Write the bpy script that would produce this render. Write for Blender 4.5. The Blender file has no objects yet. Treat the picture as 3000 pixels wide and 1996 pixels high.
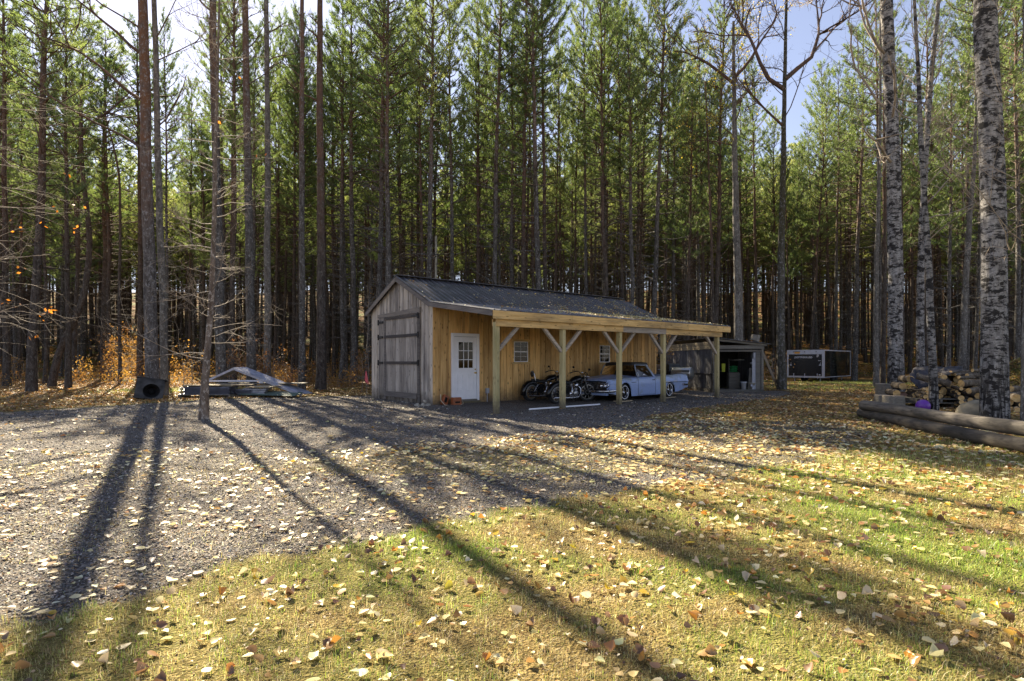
import bpy, math, random
import numpy as np
from mathutils import Vector, Matrix
R = math.radians
rng = np.random.default_rng(7)
random.seed(11)
S = bpy.context.scene
COL = S.collection

# ---------------------------------------------------------------- camera, sky, sun
FPX, CX, HY, CAMZ = 1682.0, 1500.0, 1058.4, 1.42
cam = bpy.data.objects.new('camera', bpy.data.cameras.new('camera'))
COL.objects.link(cam); S.camera = cam
cam.location = (0, 0, CAMZ); cam.rotation_euler = (R(90), 0, 0)
cam.data.sensor_width = 36; cam.data.lens = 36 * FPX / 3000
cam.data.shift_y = (HY - 998) / 3000
cam.data.clip_end = 2000; cam.data.clip_start = .05

SUN_EL = 37.0
SX, SY = -0.527, 0.850                       # horizontal direction towards the sun
w = bpy.data.worlds.new('World'); S.world = w; w.use_nodes = True
nt = w.node_tree
sky = nt.nodes.new('ShaderNodeTexSky'); sky.sky_type = 'NISHITA'; sky.sun_disc = False
sky.sun_elevation = R(SUN_EL); sky.sun_rotation = math.atan2(SX, SY)
sky.air_density = 1.0; sky.dust_density = 0.25; sky.ozone_density = 2.0
bg = nt.nodes['Background']; bg.inputs['Strength'].default_value = 0.05
tint = nt.nodes.new('ShaderNodeMix'); tint.data_type = 'RGBA'; tint.blend_type = 'MULTIPLY'; tint.inputs[0].default_value = 1
tint.inputs[7].default_value = (1.04, .93, 1.02, 1)
nt.links.new(sky.outputs[0], tint.inputs[6]); hs = nt.nodes.new('ShaderNodeHueSaturation'); hs.inputs['Saturation'].default_value = .72; nt.links.new(tint.outputs[2], hs.inputs['Color']); nt.links.new(hs.outputs[0], bg.inputs[0])
sl = bpy.data.lights.new('sun', 'SUN'); sl.energy = 5.0; sl.angle = R(0.45); sl.color = (1.0, .86, .63)
so = bpy.data.objects.new('sun', sl); COL.objects.link(so)
ce, se = math.cos(R(SUN_EL)), math.sin(R(SUN_EL))
so.rotation_euler = Vector((SX * ce, SY * ce, se)).to_track_quat('Z', 'Y').to_euler()
so.location = (-20, 30, 40)
S.view_settings.view_transform = 'Standard'; S.view_settings.look = 'None'
S.view_settings.exposure = 2.0; S.view_settings.gamma = 1
S.cycles.max_bounces = 6; S.cycles.diffuse_bounces = 3; S.cycles.glossy_bounces = 3
S.cycles.transmission_bounces = 4; S.cycles.transparent_max_bounces = 8
S.cycles.use_denoising = True

GZ = -0.06
def G(x, y, z=GZ):            # a picture point on the ground plane z
    Y = FPX * (CAMZ - z) / (y - HY); return Vector(((x - CX) / FPX * Y, Y, z))
def P(x, y, Y):               # a picture point at depth Y
    return Vector(((x - CX) / FPX * Y, Y, CAMZ + (HY - y) * Y / FPX))

# ---------------------------------------------------------------- materials
def new_mat(name):
    m = bpy.data.materials.new(name); m.use_nodes = True
    t = m.node_tree; b = t.nodes['Principled BSDF']; return m, t, b
def nd(t, typ, ins=None, **props):
    n = t.nodes.new('ShaderNode' + typ)
    for k, v in props.items(): setattr(n, k, v)
    for k, v in (ins or {}).items():
        if isinstance(v, bpy.types.NodeSocket): t.links.new(v, n.inputs[k])
        else: n.inputs[k].default_value = v
    return n
def c4(c): return (c[0], c[1], c[2], 1)
def coords(t, scale=(1, 1, 1), kind='Object'):
    tc = nd(t, 'TexCoord'); mp = nd(t, 'Mapping', {'Vector': tc.outputs[kind], 'Scale': scale}); return mp.outputs[0]
def noise(t, vec, scale, detail=3, rough=.55, out='Fac'):
    return nd(t, 'TexNoise', {'Vector': vec, 'Scale': scale, 'Detail': detail, 'Roughness': rough}).outputs[out]
def ramp(t, fac, stops):
    r = nd(t, 'ValToRGB', {'Fac': fac}); e = r.color_ramp.elements
    while len(e) < len(stops): e.new(.5)
    for i, (p, c) in enumerate(stops): e[i].position = p; e[i].color = c4(c)
    return r.outputs[0]
def mix(t, fac, a, b, mode='MIX'):
    m = nd(t, 'Mix', data_type='RGBA', blend_type=mode)
    for i, v in ((0, fac), (6, a), (7, b)):
        if isinstance(v, bpy.types.NodeSocket): t.links.new(v, m.inputs[i])
        else: m.inputs[i].default_value = v if i == 0 else c4(v)
    return m.outputs[2]
def math_(t, op, a, b=0.0):
    m = nd(t, 'Math', operation=op)
    for i, v in ((0, a), (1, b)):
        if isinstance(v, bpy.types.NodeSocket): t.links.new(v, m.inputs[i])
        else: m.inputs[i].default_value = v
    return m.outputs[0]
def bump(t, b, h, strength=.5, dist=.02):
    n = nd(t, 'Bump', {'Height': h, 'Strength': strength, 'Distance': dist}); t.links.new(n.outputs[0], b.inputs['Normal'])
def attr(t, name, out='Fac'): return nd(t, 'Attribute', attribute_name=name).outputs[out]

def simple(name, col, rough=.6, metal=0., var=.12, sc=6., bmp=.15, spec=.5):
    m, t, b = new_mat(name)
    v = coords(t); n = noise(t, v, sc, 4)
    d = tuple(c * (1 - var * 1.6) for c in col); l = tuple(min(1, c * (1 + var)) for c in col)
    t.links.new(ramp(t, n, [(.3, d), (.7, l)]), b.inputs['Base Color'])
    b.inputs['Roughness'].default_value = rough; b.inputs['Metallic'].default_value = metal
    b.inputs['Specular IOR Level'].default_value = spec
    if bmp: bump(t, b, noise(t, v, sc * 6, 3), bmp, .01)
    return m
def wood(name, c1, c2, axis=2, knots=.6, stain=None, stain_amt=.5, rough=.75, dirt=False):
    m, t, b = new_mat(name)
    sc = [26, 26, 26]; sc[axis] = 1.3
    v = coords(t, tuple(sc)); g = noise(t, v, 1.0, 5, .62)
    base = ramp(t, g, [(.25, c1), (.75, c2)])
    tone = attr(t, 'tone')
    base = mix(t, 1.0, base, ramp(t, tone, [(0, (.50, .48, .47)), (.5, (.92, .90, .90)), (1, (1.35, 1.28, 1.18))]), 'MULTIPLY')
    v2 = coords(t, tuple(9 if i != axis else 3.2 for i in range(3)))
    vo = nd(t, 'TexVoronoi', {'Vector': v2, 'Scale': 1.0, 'Randomness': 1.0}).outputs['Distance']
    k = ramp(t, vo, [(.09, (1, 1, 1)), (.2, (0, 0, 0))])
    gate = math_(t, 'MULTIPLY', k, knots)
    base = mix(t, gate, base, tuple(c * .25 for c in c1))
    if stain:
        s = noise(t, coords(t, tuple(2.2 if i != axis else .45 for i in range(3))), 1.4, 4, .6)
        base = mix(t, math_(t, 'MULTIPLY', ramp(t, s, [(.48, (0, 0, 0)), (.7, (1, 1, 1))]), stain_amt), base, stain)
    if dirt:
        z = nd(t, 'SeparateXYZ', {0: nd(t, 'TexCoord').outputs['Object']}).outputs[2]
        dn = noise(t, coords(t), 5, 4, .7); f = nd(t, 'MapRange', {0: math_(t, 'ADD', z, math_(t, 'MULTIPLY', dn, -.7)), 1: .12, 2: -.32}).outputs[0]
        base = mix(t, math_(t, 'MULTIPLY', f, .8), base, (.085, .07, .055))
    t.links.new(base, b.inputs['Base Color']); b.inputs['Roughness'].default_value = rough
    b.inputs['Specular IOR Level'].default_value = .3
    bump(t, b, g, .5, .012)
    return m
def leafmat(name, stops, trans=.55, scale=.55, attribute=None, rough=.5):
    m, t, b = new_mat(name)
    if attribute: base = attr(t, attribute, 'Color')
    else:
        oi = nd(t, 'ObjectInfo').outputs['Random']
        n = noise(t, coords(t), scale, 3)
        f = math_(t, 'ADD', math_(t, 'MULTIPLY', n, .75), math_(t, 'MULTIPLY', oi, .3))
        base = ramp(t, math_(t, 'SUBTRACT', f, .1), stops)
    out = t.nodes['Material Output']
    d = nd(t, 'BsdfDiffuse', {'Color': base}); tr = nd(t, 'BsdfTranslucent', {'Color': base})
    g = nd(t, 'BsdfGlossy', {'Color': (1, 1, 1, 1), 'Roughness': rough})
    ms = nd(t, 'MixShader', {0: trans, 1: d.outputs[0], 2: tr.outputs[0]})
    m2 = nd(t, 'MixShader', {0: .05, 1: ms.outputs[0], 2: g.outputs[0]})
    t.links.new(m2.outputs[0], out.inputs['Surface']); t.nodes.remove(b)
    return m
def barkmat(name, c_dark, c_mid, c_lich, lich=.6, upper=None, birch=False, z0=9., z1=15.):
    m, t, b = new_mat(name)
    v = coords(t, (1, 1, .3))
    n1 = noise(t, v, 9, 6, .7); n2 = noise(t, coords(t, (1, 1, .7)), 11, 6, .75)
    base = ramp(t, n1, [(.35, c_dark), (.62, c_mid)])
    if upper:
        z = nd(t, 'SeparateXYZ', {0: nd(t, 'TexCoord').outputs['Object']}).outputs[2]
        f = nd(t, 'MapRange', {0: z, 1: z0, 2: z1}).outputs[0]
        f = math_(t, 'MULTIPLY', f, ramp(t, noise(t, coords(t), 3, 3), [(.35, (.3, .3, .3)), (.6, (1, 1, 1))]))
        base = mix(t, f, base, upper)
    base = mix(t, math_(t, 'MULTIPLY', ramp(t, n2, [(.54, (0, 0, 0)), (.60, (1, 1, 1))]), lich), base, c_lich)
    h = n1
    if birch:
        # dark lenticels, branch scars and blotches on pale bark; rough dark bark towards the foot
        l = noise(t, coords(t, (5, 5, 26)), 1.0, 4, .6)
        lm = ramp(t, l, [(.545, (0, 0, 0)), (.60, (1, 1, 1))])
        bl = noise(t, coords(t, (3.4, 3.4, 6.0)), 1.0, 5, .7)
        bm = ramp(t, bl, [(.51, (0, 0, 0)), (.55, (1, 1, 1))])
        z = nd(t, 'SeparateXYZ', {0: nd(t, 'TexCoord').outputs['Object']}).outputs[2]
        foot = nd(t, 'MapRange', {0: z, 1: 2.2, 2: .6}).outputs[0]
        fi = noise(t, coords(t, (14, 14, 1.6)), 1.0, 4, .6)
        fm = math_(t, 'MULTIPLY', foot, ramp(t, fi, [(.42, (1, 1, 1)), (.55, (0, 0, 0))]))
        dk = math_(t, 'MAXIMUM', math_(t, 'MAXIMUM', math_(t, 'MULTIPLY', lm, .85), math_(t, 'MULTIPLY', bm, .95)), fm)
        base = mix(t, dk, base, (.022, .02, .02))
        h = math_(t, 'SUBTRACT', n1, math_(t, 'MULTIPLY', fm, .8))
    t.links.new(base, b.inputs['Base Color']); b.inputs['Roughness'].default_value = .9
    b.inputs['Specular IOR Level'].default_value = .2
    bump(t, b, h, .9, .03)
    return m

M = {}
M['grey_wood'] = wood('weathered grey boards', (.20, .175, .15), (.72, .66, .58), 2, .75, (.07, .06, .06), .6, dirt=True)
M['grey_trim'] = wood('weathered grey trim', (.10, .09, .085), (.26, .235, .21), 1, .3)
M['dark_strap'] = wood('dark strap boards', (.035, .03, .03), (.10, .09, .085), 1, .1)
M['honey'] = wood('honey pine boards', (.48, .25, .075), (.90, .62, .27), 2, 1.0, (.20, .10, .035), .55, dirt=True)
M['honey_x'] = wood('honey pine beams', (.54, .32, .10), (.92, .66, .29), 0, .75, (.05, .035, .03), .6)
M['post'] = wood('green tinted posts', (.38, .31, .14), (.64, .56, .30), 2, .6, (.16, .17, .06), .5, dirt=True)
M['brace'] = wood('grey brace timber', (.24, .20, .16), (.54, .47, .37), 0, .3)
M['oldwood'] = wood('old grey timber', (.09, .085, .075), (.26, .245, .21), 0, .3, (.05, .05, .045), .5)
M['ply'] = wood('plywood', (.34, .27, .17), (.52, .44, .30), 0, .2, (.2, .18, .12), .4)
M['white'] = simple('white paint', (.84, .83, .86), .45, 0, .04, 3, .05)
M['white_pipe'] = simple('white pipe', (.80, .80, .82), .4, 0, .03, 3, .02)
M['iron'] = simple('black iron', (.03, .03, .032), .5, .6, .3, 12)
M['brass'] = simple('brass', (.6, .42, .12), .3, 1., .1)
M['rubber'] = simple('tyre rubber', (.022, .022, .023), .85, 0, .3, 20)
M['chrome'] = simple('chrome', (.62, .62, .65), .16, 1., .1, 4, .02)
M['alu'] = simple('cast alloy', (.42, .41, .40), .35, .9, .2, 9)
M['dark_alu'] = simple('dull wheel alloy', (.42, .41, .38), .45, .7, .2, 9)
M['black'] = simple('black enamel', (.012, .012, .013), .22, .1, .2, 5, .03)
M['leather'] = simple('black leather', (.02, .019, .018), .55, 0, .3, 14)
M['tank'] = simple('black tank paint', (.008, .008, .009), .12, .2, .1, 4, 0)
M['orange_case'] = simple('orange plastic', (.33, .095, .03), .45, 0, .25, 8)
M['rope'] = simple('pale hose', (.55, .45, .32), .6, 0, .1)
M['stone'] = simple('pale field stone', (.42, .38, .31), .85, 0, .3, 7, .5)
M['rock'] = simple('tan boulder', (.27, .23, .155), .9, 0, .25, 4, .5)
M['tarp'] = simple('dark tarpaulin', (.022, .020, .030), .75, 0, .25, 3, .4)
M['purple'] = simple('purple rubber', (.17, .045, .38), .28, 0, .05, 3, .02)
M['pink'] = simple('pink ribbon', (.6, .10, .13), .5, 0, .1)
M['box_pink'] = simple('faded pink board', (.34, .22, .19), .8, 0, .2, 6, .3)
M['soot'] = simple('sooty sheet metal', (.055, .055, .058), .7, .2, .5, 3.5, .2)
M['soot_dark'] = simple('soot black', (.006, .006, .006), .95, 0, .3, 6)
M['steel_lilac'] = simple('galvanised roofing', (.34, .35, .42), .42, .3, .22, 5, .1)
M['green_sheet'] = simple('green ribbed sheet', (.09, .13, .11), .45, .2, .3, 4)
M['galv'] = simple('galvanised pipe', (.42, .43, .47), .4, .4, .2, 6)
M['rust'] = simple('rusty lid', (.075, .045, .03), .7, .2, .4, 8, .3)
M['lid'] = simple('dark grill lid', (.03, .033, .03), .4, .2, .3, 6)
M['silver'] = simple('stainless steel', (.50, .50, .50), .3, .9, .1, 5, .03)
M['dull'] = simple('dull barrel steel', (.16, .16, .15), .55, .4, .2, 5)
M['bucket_w'] = simple('white bucket', (.62, .64, .70), .5, 0, .06)
M['bucket_t'] = simple('tan tub', (.42, .38, .31), .6, 0, .1)
M['green_bag'] = simple('green feed bag', (.02, .26, .07), .45, 0, .5, 9, .4)
M['vest'] = simple('yellow green cloth', (.42, .46, .03), .7, 0, .2)
M['grey_plastic'] = simple('grey plastic', (.34, .35, .39), .5, 0, .06)
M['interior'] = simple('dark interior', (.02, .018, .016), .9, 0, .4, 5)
M['seat'] = simple('car seat', (.10, .08, .06), .7, 0, .2)
M['trailer_white'] = simple('trailer frame', (.52, .53, .60), .4, .3, .06, 3, .04)
M['trailer_black'] = simple('trailer ramp', (.008, .008, .012), .25, 0, .1, 3, .02)
M['trailer_side'] = simple('glossy black side', (.008, .010, .008), .06, .0, .1, 2, .0, 1.0)
M['letter'] = simple('white lettering', (.6, .6, .66), .5, 0, .02, 3, 0)
M['amber'] = simple('amber plate', (.75, .36, .05), .4, 0, .05, 3, 0)
M['redlens'] = simple('red lens', (.4, .02, .02), .3, 0, .05)
M['cut'] = None

def glassmat(name, tint, refl=.12, dens=.6):
    m, t, b = new_mat(name); out = t.nodes['Material Output']
    g = nd(t, 'BsdfGlossy', {'Color': (1, 1, 1, 1), 'Roughness': .03})
    tr = nd(t, 'BsdfTransparent', {'Color': c4(tint)})
    fr = nd(t, 'Fresnel', {'IOR': 1.32}); f = math_(t, 'ADD', fr.outputs[0], refl)
    ms = nd(t, 'MixShader', {0: f, 1: tr.outputs[0], 2: g.outputs[0]})
    t.links.new(ms.outputs[0], out.inputs['Surface']); t.nodes.remove(b); return m
M['glass'] = glassmat('window glass', (.12, .12, .11), .0)
M['carglass'] = glassmat('car glass', (.38, .35, .29), .05)

def roofmat():
    m, t, b = new_mat('dark ribbed roofing')
    v = coords(t); n = noise(t, v, 1.6, 4, .6); n2 = noise(t, coords(t, (3, .6, 3)), 3, 4)
    base = ramp(t, n2, [(.3, (.018, .018, .024)), (.7, (.05, .048, .06))])
    base = mix(t, ramp(t, n, [(.5, (0, 0, 0)), (.68, (.7, .7, .7))]), base, (.13, .12, .12))
    t.links.new(base, b.inputs['Base Color']); b.inputs['Metallic'].default_value = .25
    b.inputs['Roughness'].default_value = .3
    return m
M['roof'] = roofmat()
M['rib'] = simple('highlit roofing rib', (.14, .14, .155), .35, .3, .4, 2.5, .05)  # lighter than the sheets: highlight along the ribs put into the colour
M['lean_roof'] = simple('sun-paled ribbed roofing', (.17, .17, .19), .3, .35, .35, 1.5, .05)  # paler base colour stands in for sun and sky gleam on the lean-to
def corrugmat():
    m, t, b = new_mat('old corrugated sheet')
    n = noise(t, coords(t, (9, 9, .5)), 1.5, 5, .7); n2 = noise(t, coords(t, (1, 1, 1)), 2.2, 5, .7)
    base = ramp(t, n, [(.35, (.07, .07, .08)), (.55, (.16, .16, .18)), (.68, (.46, .45, .46))])
    base = mix(t, ramp(t, n2, [(.55, (0, 0, 0)), (.62, (.7, .7, .7))]), base, (.055, .055, .05))
    t.links.new(base, b.inputs['Base Color']); b.inputs['Metallic'].default_value = .3
    b.inputs['Roughness'].default_value = .55; return m
M['corrug'] = corrugmat()
def paintmat():
    m, t, b = new_mat('faded light blue paint')
    n = noise(t, coords(t), 1.5, 5, .65); n2 = noise(t, coords(t), 14, 4, .7)
    z = nd(t, 'SeparateXYZ', {0: nd(t, 'TexCoord').outputs['Object']}).outputs[2]
    top = nd(t, 'MapRange', {0: z, 1: .66, 2: .92}).outputs[0]
    wear = ramp(t, math_(t, 'ADD', n, math_(t, 'MULTIPLY', top, .16)), [(.57, (0, 0, 0)), (.68, (.85, .85, .85))])
    base = ramp(t, n2, [(.3, (.27, .36, .60)), (.7, (.33, .43, .69))])
    base = mix(t, wear, base, (.26, .29, .30))
    t.links.new(base, b.inputs['Base Color'])
    t.links.new(ramp(t, wear, [(0, (.32, .32, .32)), (1, (.6, .6, .6))]), b.inputs['Roughness'])
    b.inputs['Coat Weight'].default_value = .25; return m
M['paint'] = paintmat()
def cutmat():
    m, t, b = new_mat('sawn log end')
    tc = nd(t, 'TexCoord'); n = noise(t, tc.outputs['Object'], 9, 4); n2 = noise(t, tc.outputs['Object'], 1.7, 2)
    base = ramp(t, n, [(.3, (.50, .28, .09)), (.7, (.88, .62, .28))])
    base = mix(t, ramp(t, n2, [(.45, (0, 0, 0)), (.7, (.8, .8, .8))]), base, (.22, .15, .09))
    t.links.new(base, b.inputs['Base Color']); b.inputs['Roughness'].default_value = .85
    bump(t, b, n, .3, .01); return m
M['cut'] = cutmat()
M['logbark'] = barkmat('log bark', (.045, .035, .028), (.15, .12, .09), (.30, .27, .21), .5)
M['polewood'] = wood('weathered pole', (.045, .04, .033), (.27, .24, .195), 1, .7, (.03, .027, .022), .85)
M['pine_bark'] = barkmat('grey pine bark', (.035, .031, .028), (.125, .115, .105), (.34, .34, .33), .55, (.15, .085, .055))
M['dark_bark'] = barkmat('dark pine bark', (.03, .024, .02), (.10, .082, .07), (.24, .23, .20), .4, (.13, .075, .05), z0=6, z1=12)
M['poplar_bark'] = barkmat('poplar bark', (.07, .062, .055), (.19, .175, .155), (.40, .39, .36), .6)
M['birch_bark'] = barkmat('blotched birch bark', (.12, .11, .105), (.36, .345, .33), (.50, .48, .47), .5, birch=True)
M['small_bark'] = barkmat('peeling young birch bark', (.08, .058, .045), (.22, .175, .14), (.50, .46, .41), .7)
M['snag'] = barkmat('barkless snag', (.20, .19, .15), (.42, .40, .33), (.5, .48, .4), .3)
M['twig'] = simple('bare twigs', (.33, .27, .21), .8, 0, .3, 3, 0)
M['needles'] = leafmat('pine needles', [(0, (.04, .075, .022)), (.30, (.12, .18, .042)), (.52, (.22, .29, .08)), (.82, (.42, .43, .15))], .64)
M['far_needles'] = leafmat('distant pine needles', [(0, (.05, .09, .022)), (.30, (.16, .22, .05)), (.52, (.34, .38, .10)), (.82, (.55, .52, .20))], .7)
M['autumn'] = leafmat('autumn understorey leaves', [(0, (.07, .04, .018)), (.38, (.22, .10, .028)), (.58, (.46, .26, .045)), (.85, (.62, .50, .10))], .6, .35)
M['maple'] = leafmat('orange leaves', [(0, (.5, .12, .01)), (.5, (.72, .27, .02)), (1, (.75, .42, .05))], .6, 2)
M['leafcol'] = leafmat('fallen leaves', None, .38, attribute='Col', rough=.4)
M['grasscol'] = leafmat('grass blades', None, .58, attribute='Col')
M['yellow'] = leafmat('yellow poplar leaves', [(0, (.5, .38, .03)), (.5, (.65, .50, .06)), (1, (.55, .55, .10))], .6, 2)

# ---------------------------------------------------------------- helpers
def link(o, parent=None):
    COL.objects.link(o)
    if parent is not None: o.parent = parent
    return o
def tag(o, label=None, cat=None, group=None, kind=None):
    if label: o['label'] = label
    if cat: o['category'] = cat
    if group: o['group'] = group
    if kind: o['kind'] = kind
    return o
def thing(name, label, cat, loc=(0, 0, 0), rotz=0., group=None, rot=None):
    o = bpy.data.objects.new(name, None); o.empty_display_size = .2
    o.location = loc; o.rotation_euler = rot if rot else (0, 0, rotz)
    COL.objects.link(o); return tag(o, label, cat, group)
def np_mesh(name, V, Fs, mats, col=None, tone=None, smooth=False, midx=None):
    """V (n,3); Fs list of int arrays (m,k)"""
    me = bpy.data.meshes.new(name)
    V = np.asarray(V, np.float32); Fs = [np.asarray(f, np.int32) for f in Fs if len(f)]
    loops = np.concatenate([f.ravel() for f in Fs]); tot = np.concatenate([np.full(len(f), f.shape[1], np.int32) for f in Fs])
    start = np.concatenate([[0], np.cumsum(tot)[:-1]]).astype(np.int32)
    me.vertices.add(len(V)); me.vertices.foreach_set('co', V.ravel())
    me.loops.add(len(loops)); me.loops.foreach_set('vertex_index', loops)
    me.polygons.add(len(tot)); me.polygons.foreach_set('loop_start', start); me.polygons.foreach_set('loop_total', tot)
    if midx is not None: me.polygons.foreach_set('material_index', np.asarray(midx, np.int32))
    if smooth: me.polygons.foreach_set('use_smooth', np.ones(len(tot), bool))
    me.update(calc_edges=True)
    for m in (mats if isinstance(mats, (list, tuple)) else [mats]): me.materials.append(m)
    if col is not None:
        a = me.color_attributes.new('Col', 'FLOAT_COLOR', 'POINT')
        a.data.foreach_set('color', np.concatenate([col, np.ones((len(col), 1))], 1).astype(np.float32).ravel())
    return me
class Acc:
    def __init__(s): s.v = []; s.q = []; s.t = []; s.c = []; s.n = 0
    def add(s, V, F, col=None):
        F = np.asarray(F) + s.n; (s.q if F.shape[1] == 4 else s.t).append(F); s.v.append(V); s.n += len(V)
        if col is not None: s.c.append(col)
    def mesh(s, name, mats, smooth=False):
        Fs = [np.concatenate(x) for x in (s.q, s.t) if x]
        return np_mesh(name, np.concatenate(s.v), Fs, mats, np.concatenate(s.c) if s.c else None, smooth=smooth)
def ob(name, me, parent=None): return link(bpy.data.objects.new(name, me), parent)
def tube_np(path, rad, n=6, cap=False, wob=0.):
    path = np.asarray(path, float); k = len(path); rad = np.asarray(rad, float)
    T = np.gradient(path, axis=0); T /= np.linalg.norm(T, axis=1)[:, None] + 1e-9
    ref = np.array([0, 0, 1.]) if abs(T[:, 2]).mean() < .8 else np.array([1., 0, 0])
    A = np.cross(T, ref); A /= np.linalg.norm(A, axis=1)[:, None] + 1e-9; B = np.cross(T, A)
    an = np.arange(n) * 2 * math.pi / n
    r = rad[:, None] * np.ones((k, n))
    if wob: r = r * (1 + wob * rng.standard_normal((k, n)))
    V = path[:, None, :] + r[..., None] * (np.cos(an)[None, :, None] * A[:, None, :] + np.sin(an)[None, :, None] * B[:, None, :])
    V = V.reshape(-1, 3)
    i = np.arange(k - 1)[:, None] * n; j = np.arange(n)[None, :]; j2 = (j + 1) % n
    F = np.stack([i + j, i + j2, i + n + j2, i + n + j], -1).reshape(-1, 4)
    return V, F
def unit(a): return a / (np.linalg.norm(a, axis=-1, keepdims=True) + 1e-9)

class MB:
    """collects shapes in one mesh, with a 'tone' value per piece"""
    def __init__(s, mats): s.v = []; s.f = []; s.m = []; s.tn = []; s.sm = []; s.mats = mats if isinstance(mats, (list, tuple)) else [mats]; s.X = None
    def add(s, vs, fs, mi=0, tone=None, smooth=False):
        o = len(s.v); tone = random.random() if tone is None else tone
        for p in vs:
            p = Vector(p); p = s.X @ p if s.X is not None else p
            s.v.append(tuple(p)); s.tn.append(tone)
        for f in fs: s.f.append(tuple(i + o for i in f)); s.m.append(mi); s.sm.append(smooth)
    def box(s, a, b, mi=0, tone=None):
        (x0, y0, z0), (x1, y1, z1) = a, b
        s.add([(x0, y0, z0), (x1, y0, z0), (x1, y1, z0), (x0, y1, z0), (x0, y0, z1), (x1, y0, z1), (x1, y1, z1), (x0, y1, z1)],
              [(0, 3, 2, 1), (4, 5, 6, 7), (0, 1, 5, 4), (1, 2, 6, 5), (2, 3, 7, 6), (3, 0, 4, 7)], mi, tone)
    def hexa(s, vs, mi=0, tone=None):
        s.add(vs, [(0, 3, 2, 1), (4, 5, 6, 7), (0, 1, 5, 4), (1, 2, 6, 5), (2, 3, 7, 6), (3, 0, 4, 7)], mi, tone)
    def beam(s, p, q, w, h, up=(0, 0, 1), mi=0, tone=None):
        p = Vector(p); q = Vector(q); d = (q - p).normalized(); up = Vector(up)
        r = d.cross(up).normalized(); u = r.cross(d)
        r *= w / 2; u *= h / 2
        s.hexa([p - r - u, p + r - u, p + r + u, p - r + u, q - r - u, q + r - u, q + r + u, q - r + u], mi, tone)
    def tube(s, path, rad, n=8, mi=0, caps=True, tone=None, capmi=None):
        if not isinstance(rad, (list, tuple, np.ndarray)): rad = [rad] * len(path)
        V, F = tube_np([tuple(p) for p in path], rad, n)
        s.add([tuple(v) for v in V], [tuple(f) for f in F], mi, tone, True)
        if caps:
            k = len(path); c = mi if capmi is None else capmi
            s.add([tuple(v) for v in V[:n]], [tuple(range(n))], c, tone); s.add([tuple(v) for v in V[-n:]], [tuple(range(n - 1, -1, -1))], c, tone)
    def lathe(s, prof, n=20, mi=0, c=(0, 0, 0), axis='z', tone=None):
        vs = []; fs = []
        for r, h in prof:
            for i in range(n):
                a = 2 * math.pi * i / n; x, y = r * math.cos(a), r * math.sin(a)
                p = (x, y, h) if axis == 'z' else ((x, h, y) if axis == 'y' else (h, x, y))
                vs.append((p[0] + c[0], p[1] + c[1], p[2] + c[2]))
        for k in range(len(prof) - 1):
            for i in range(n): fs.append((k * n + i, k * n + (i + 1) % n, (k + 1) * n + (i + 1) % n, (k + 1) * n + i))
        s.add(vs, fs, mi, tone, True)
    def ball(s, c, r, mi=0, n=14, jit=0., tone=None):
        if not isinstance(r, (tuple, list)): r = (r, r, r)
        vs = [(c[0], c[1], c[2] - r[2])]; fs = []; m = n // 2
        for i in range(1, m):
            th = math.pi * i / m - math.pi / 2
            for j in range(n):
                a = 2 * math.pi * j / n; k = 1 + jit * (random.random() - .5)
                vs.append((c[0] + r[0] * k * math.cos(th) * math.cos(a), c[1] + r[1] * k * math.cos(th) * math.sin(a), c[2] + r[2] * k * math.sin(th)))
        vs.append((c[0], c[1], c[2] + r[2]))
        for j in range(n): fs.append((0, 1 + (j + 1) % n, 1 + j))
        for i in range(m - 2):
            for j in range(n): fs.append((1 + i * n + j, 1 + i * n + (j + 1) % n, 1 + (i + 1) * n + (j + 1) % n, 1 + (i + 1) * n + j))
        L = len(vs) - 1
        for j in range(n): fs.append((L, L - n + j, L - n + (j + 1) % n))
        s.add(vs, fs, mi, tone, True)
    def build(s, name, parent=None, bevel=0.):
        me = bpy.data.meshes.new(name); me.from_pydata(s.v, [], s.f)
        for m in s.mats: me.materials.append(m)
        me.polygons.foreach_set('material_index', s.m); me.polygons.foreach_set('use_smooth', s.sm)
        a = me.attributes.new('tone', 'FLOAT', 'POINT'); a.data.foreach_set('value', s.tn); me.update()
        o = ob(name, me, parent)
        if bevel:
            b = o.modifiers.new('bevel', 'BEVEL'); b.width = bevel; b.segments = 2; b.limit_method = 'ANGLE'
        return o
def one(fn, mats, name, parent=None, bevel=0.):
    m = MB(mats); fn(m); return m.build(name, parent, bevel)
def copy_tree(o, parent=None):
    c = o.copy(); COL.objects.link(c); c.parent = parent
    for ch in [x for x in o.children]: copy_tree(ch, c)
    return c
# ---------------------------------------------------------------- ground
C0 = Vector((-2.58, 18.70, 0)); SHED_A = math.atan2(.631, .776)
UX, UY = math.cos(SHED_A), math.sin(SHED_A)
def shed_local(x, y):
    dx, dy = x - C0.x, y - C0.y
    return dx * UX + dy * UY, -dx * UY + dy * UX
_ph = rng.uniform(0, 6.28, 24); _an = rng.uniform(0, 6.28, 24)
def wav(x, y, f, k0=0, k=6):           # cheap smooth noise, about -1..1
    s = 0
    for i in range(k):
        a = _an[k0 + i]; s = s + np.sin((x * math.cos(a) + y * math.sin(a)) * f * (1 + .37 * i) + _ph[k0 + i])
    return s / (k * .62)
def pin(x, y, poly):                    # points in polygon
    ins = np.zeros(np.shape(x), bool); n = len(poly)
    for i in range(n):
        x0, y0 = poly[i]; x1, y1 = poly[(i + 1) % n]
        c = (y0 > y) != (y1 > y)
        with np.errstate(divide='ignore', invalid='ignore'): ins ^= c & (x < (x1 - x0) * (y - y0) / (y1 - y0) + x0)
    return ins
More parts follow.
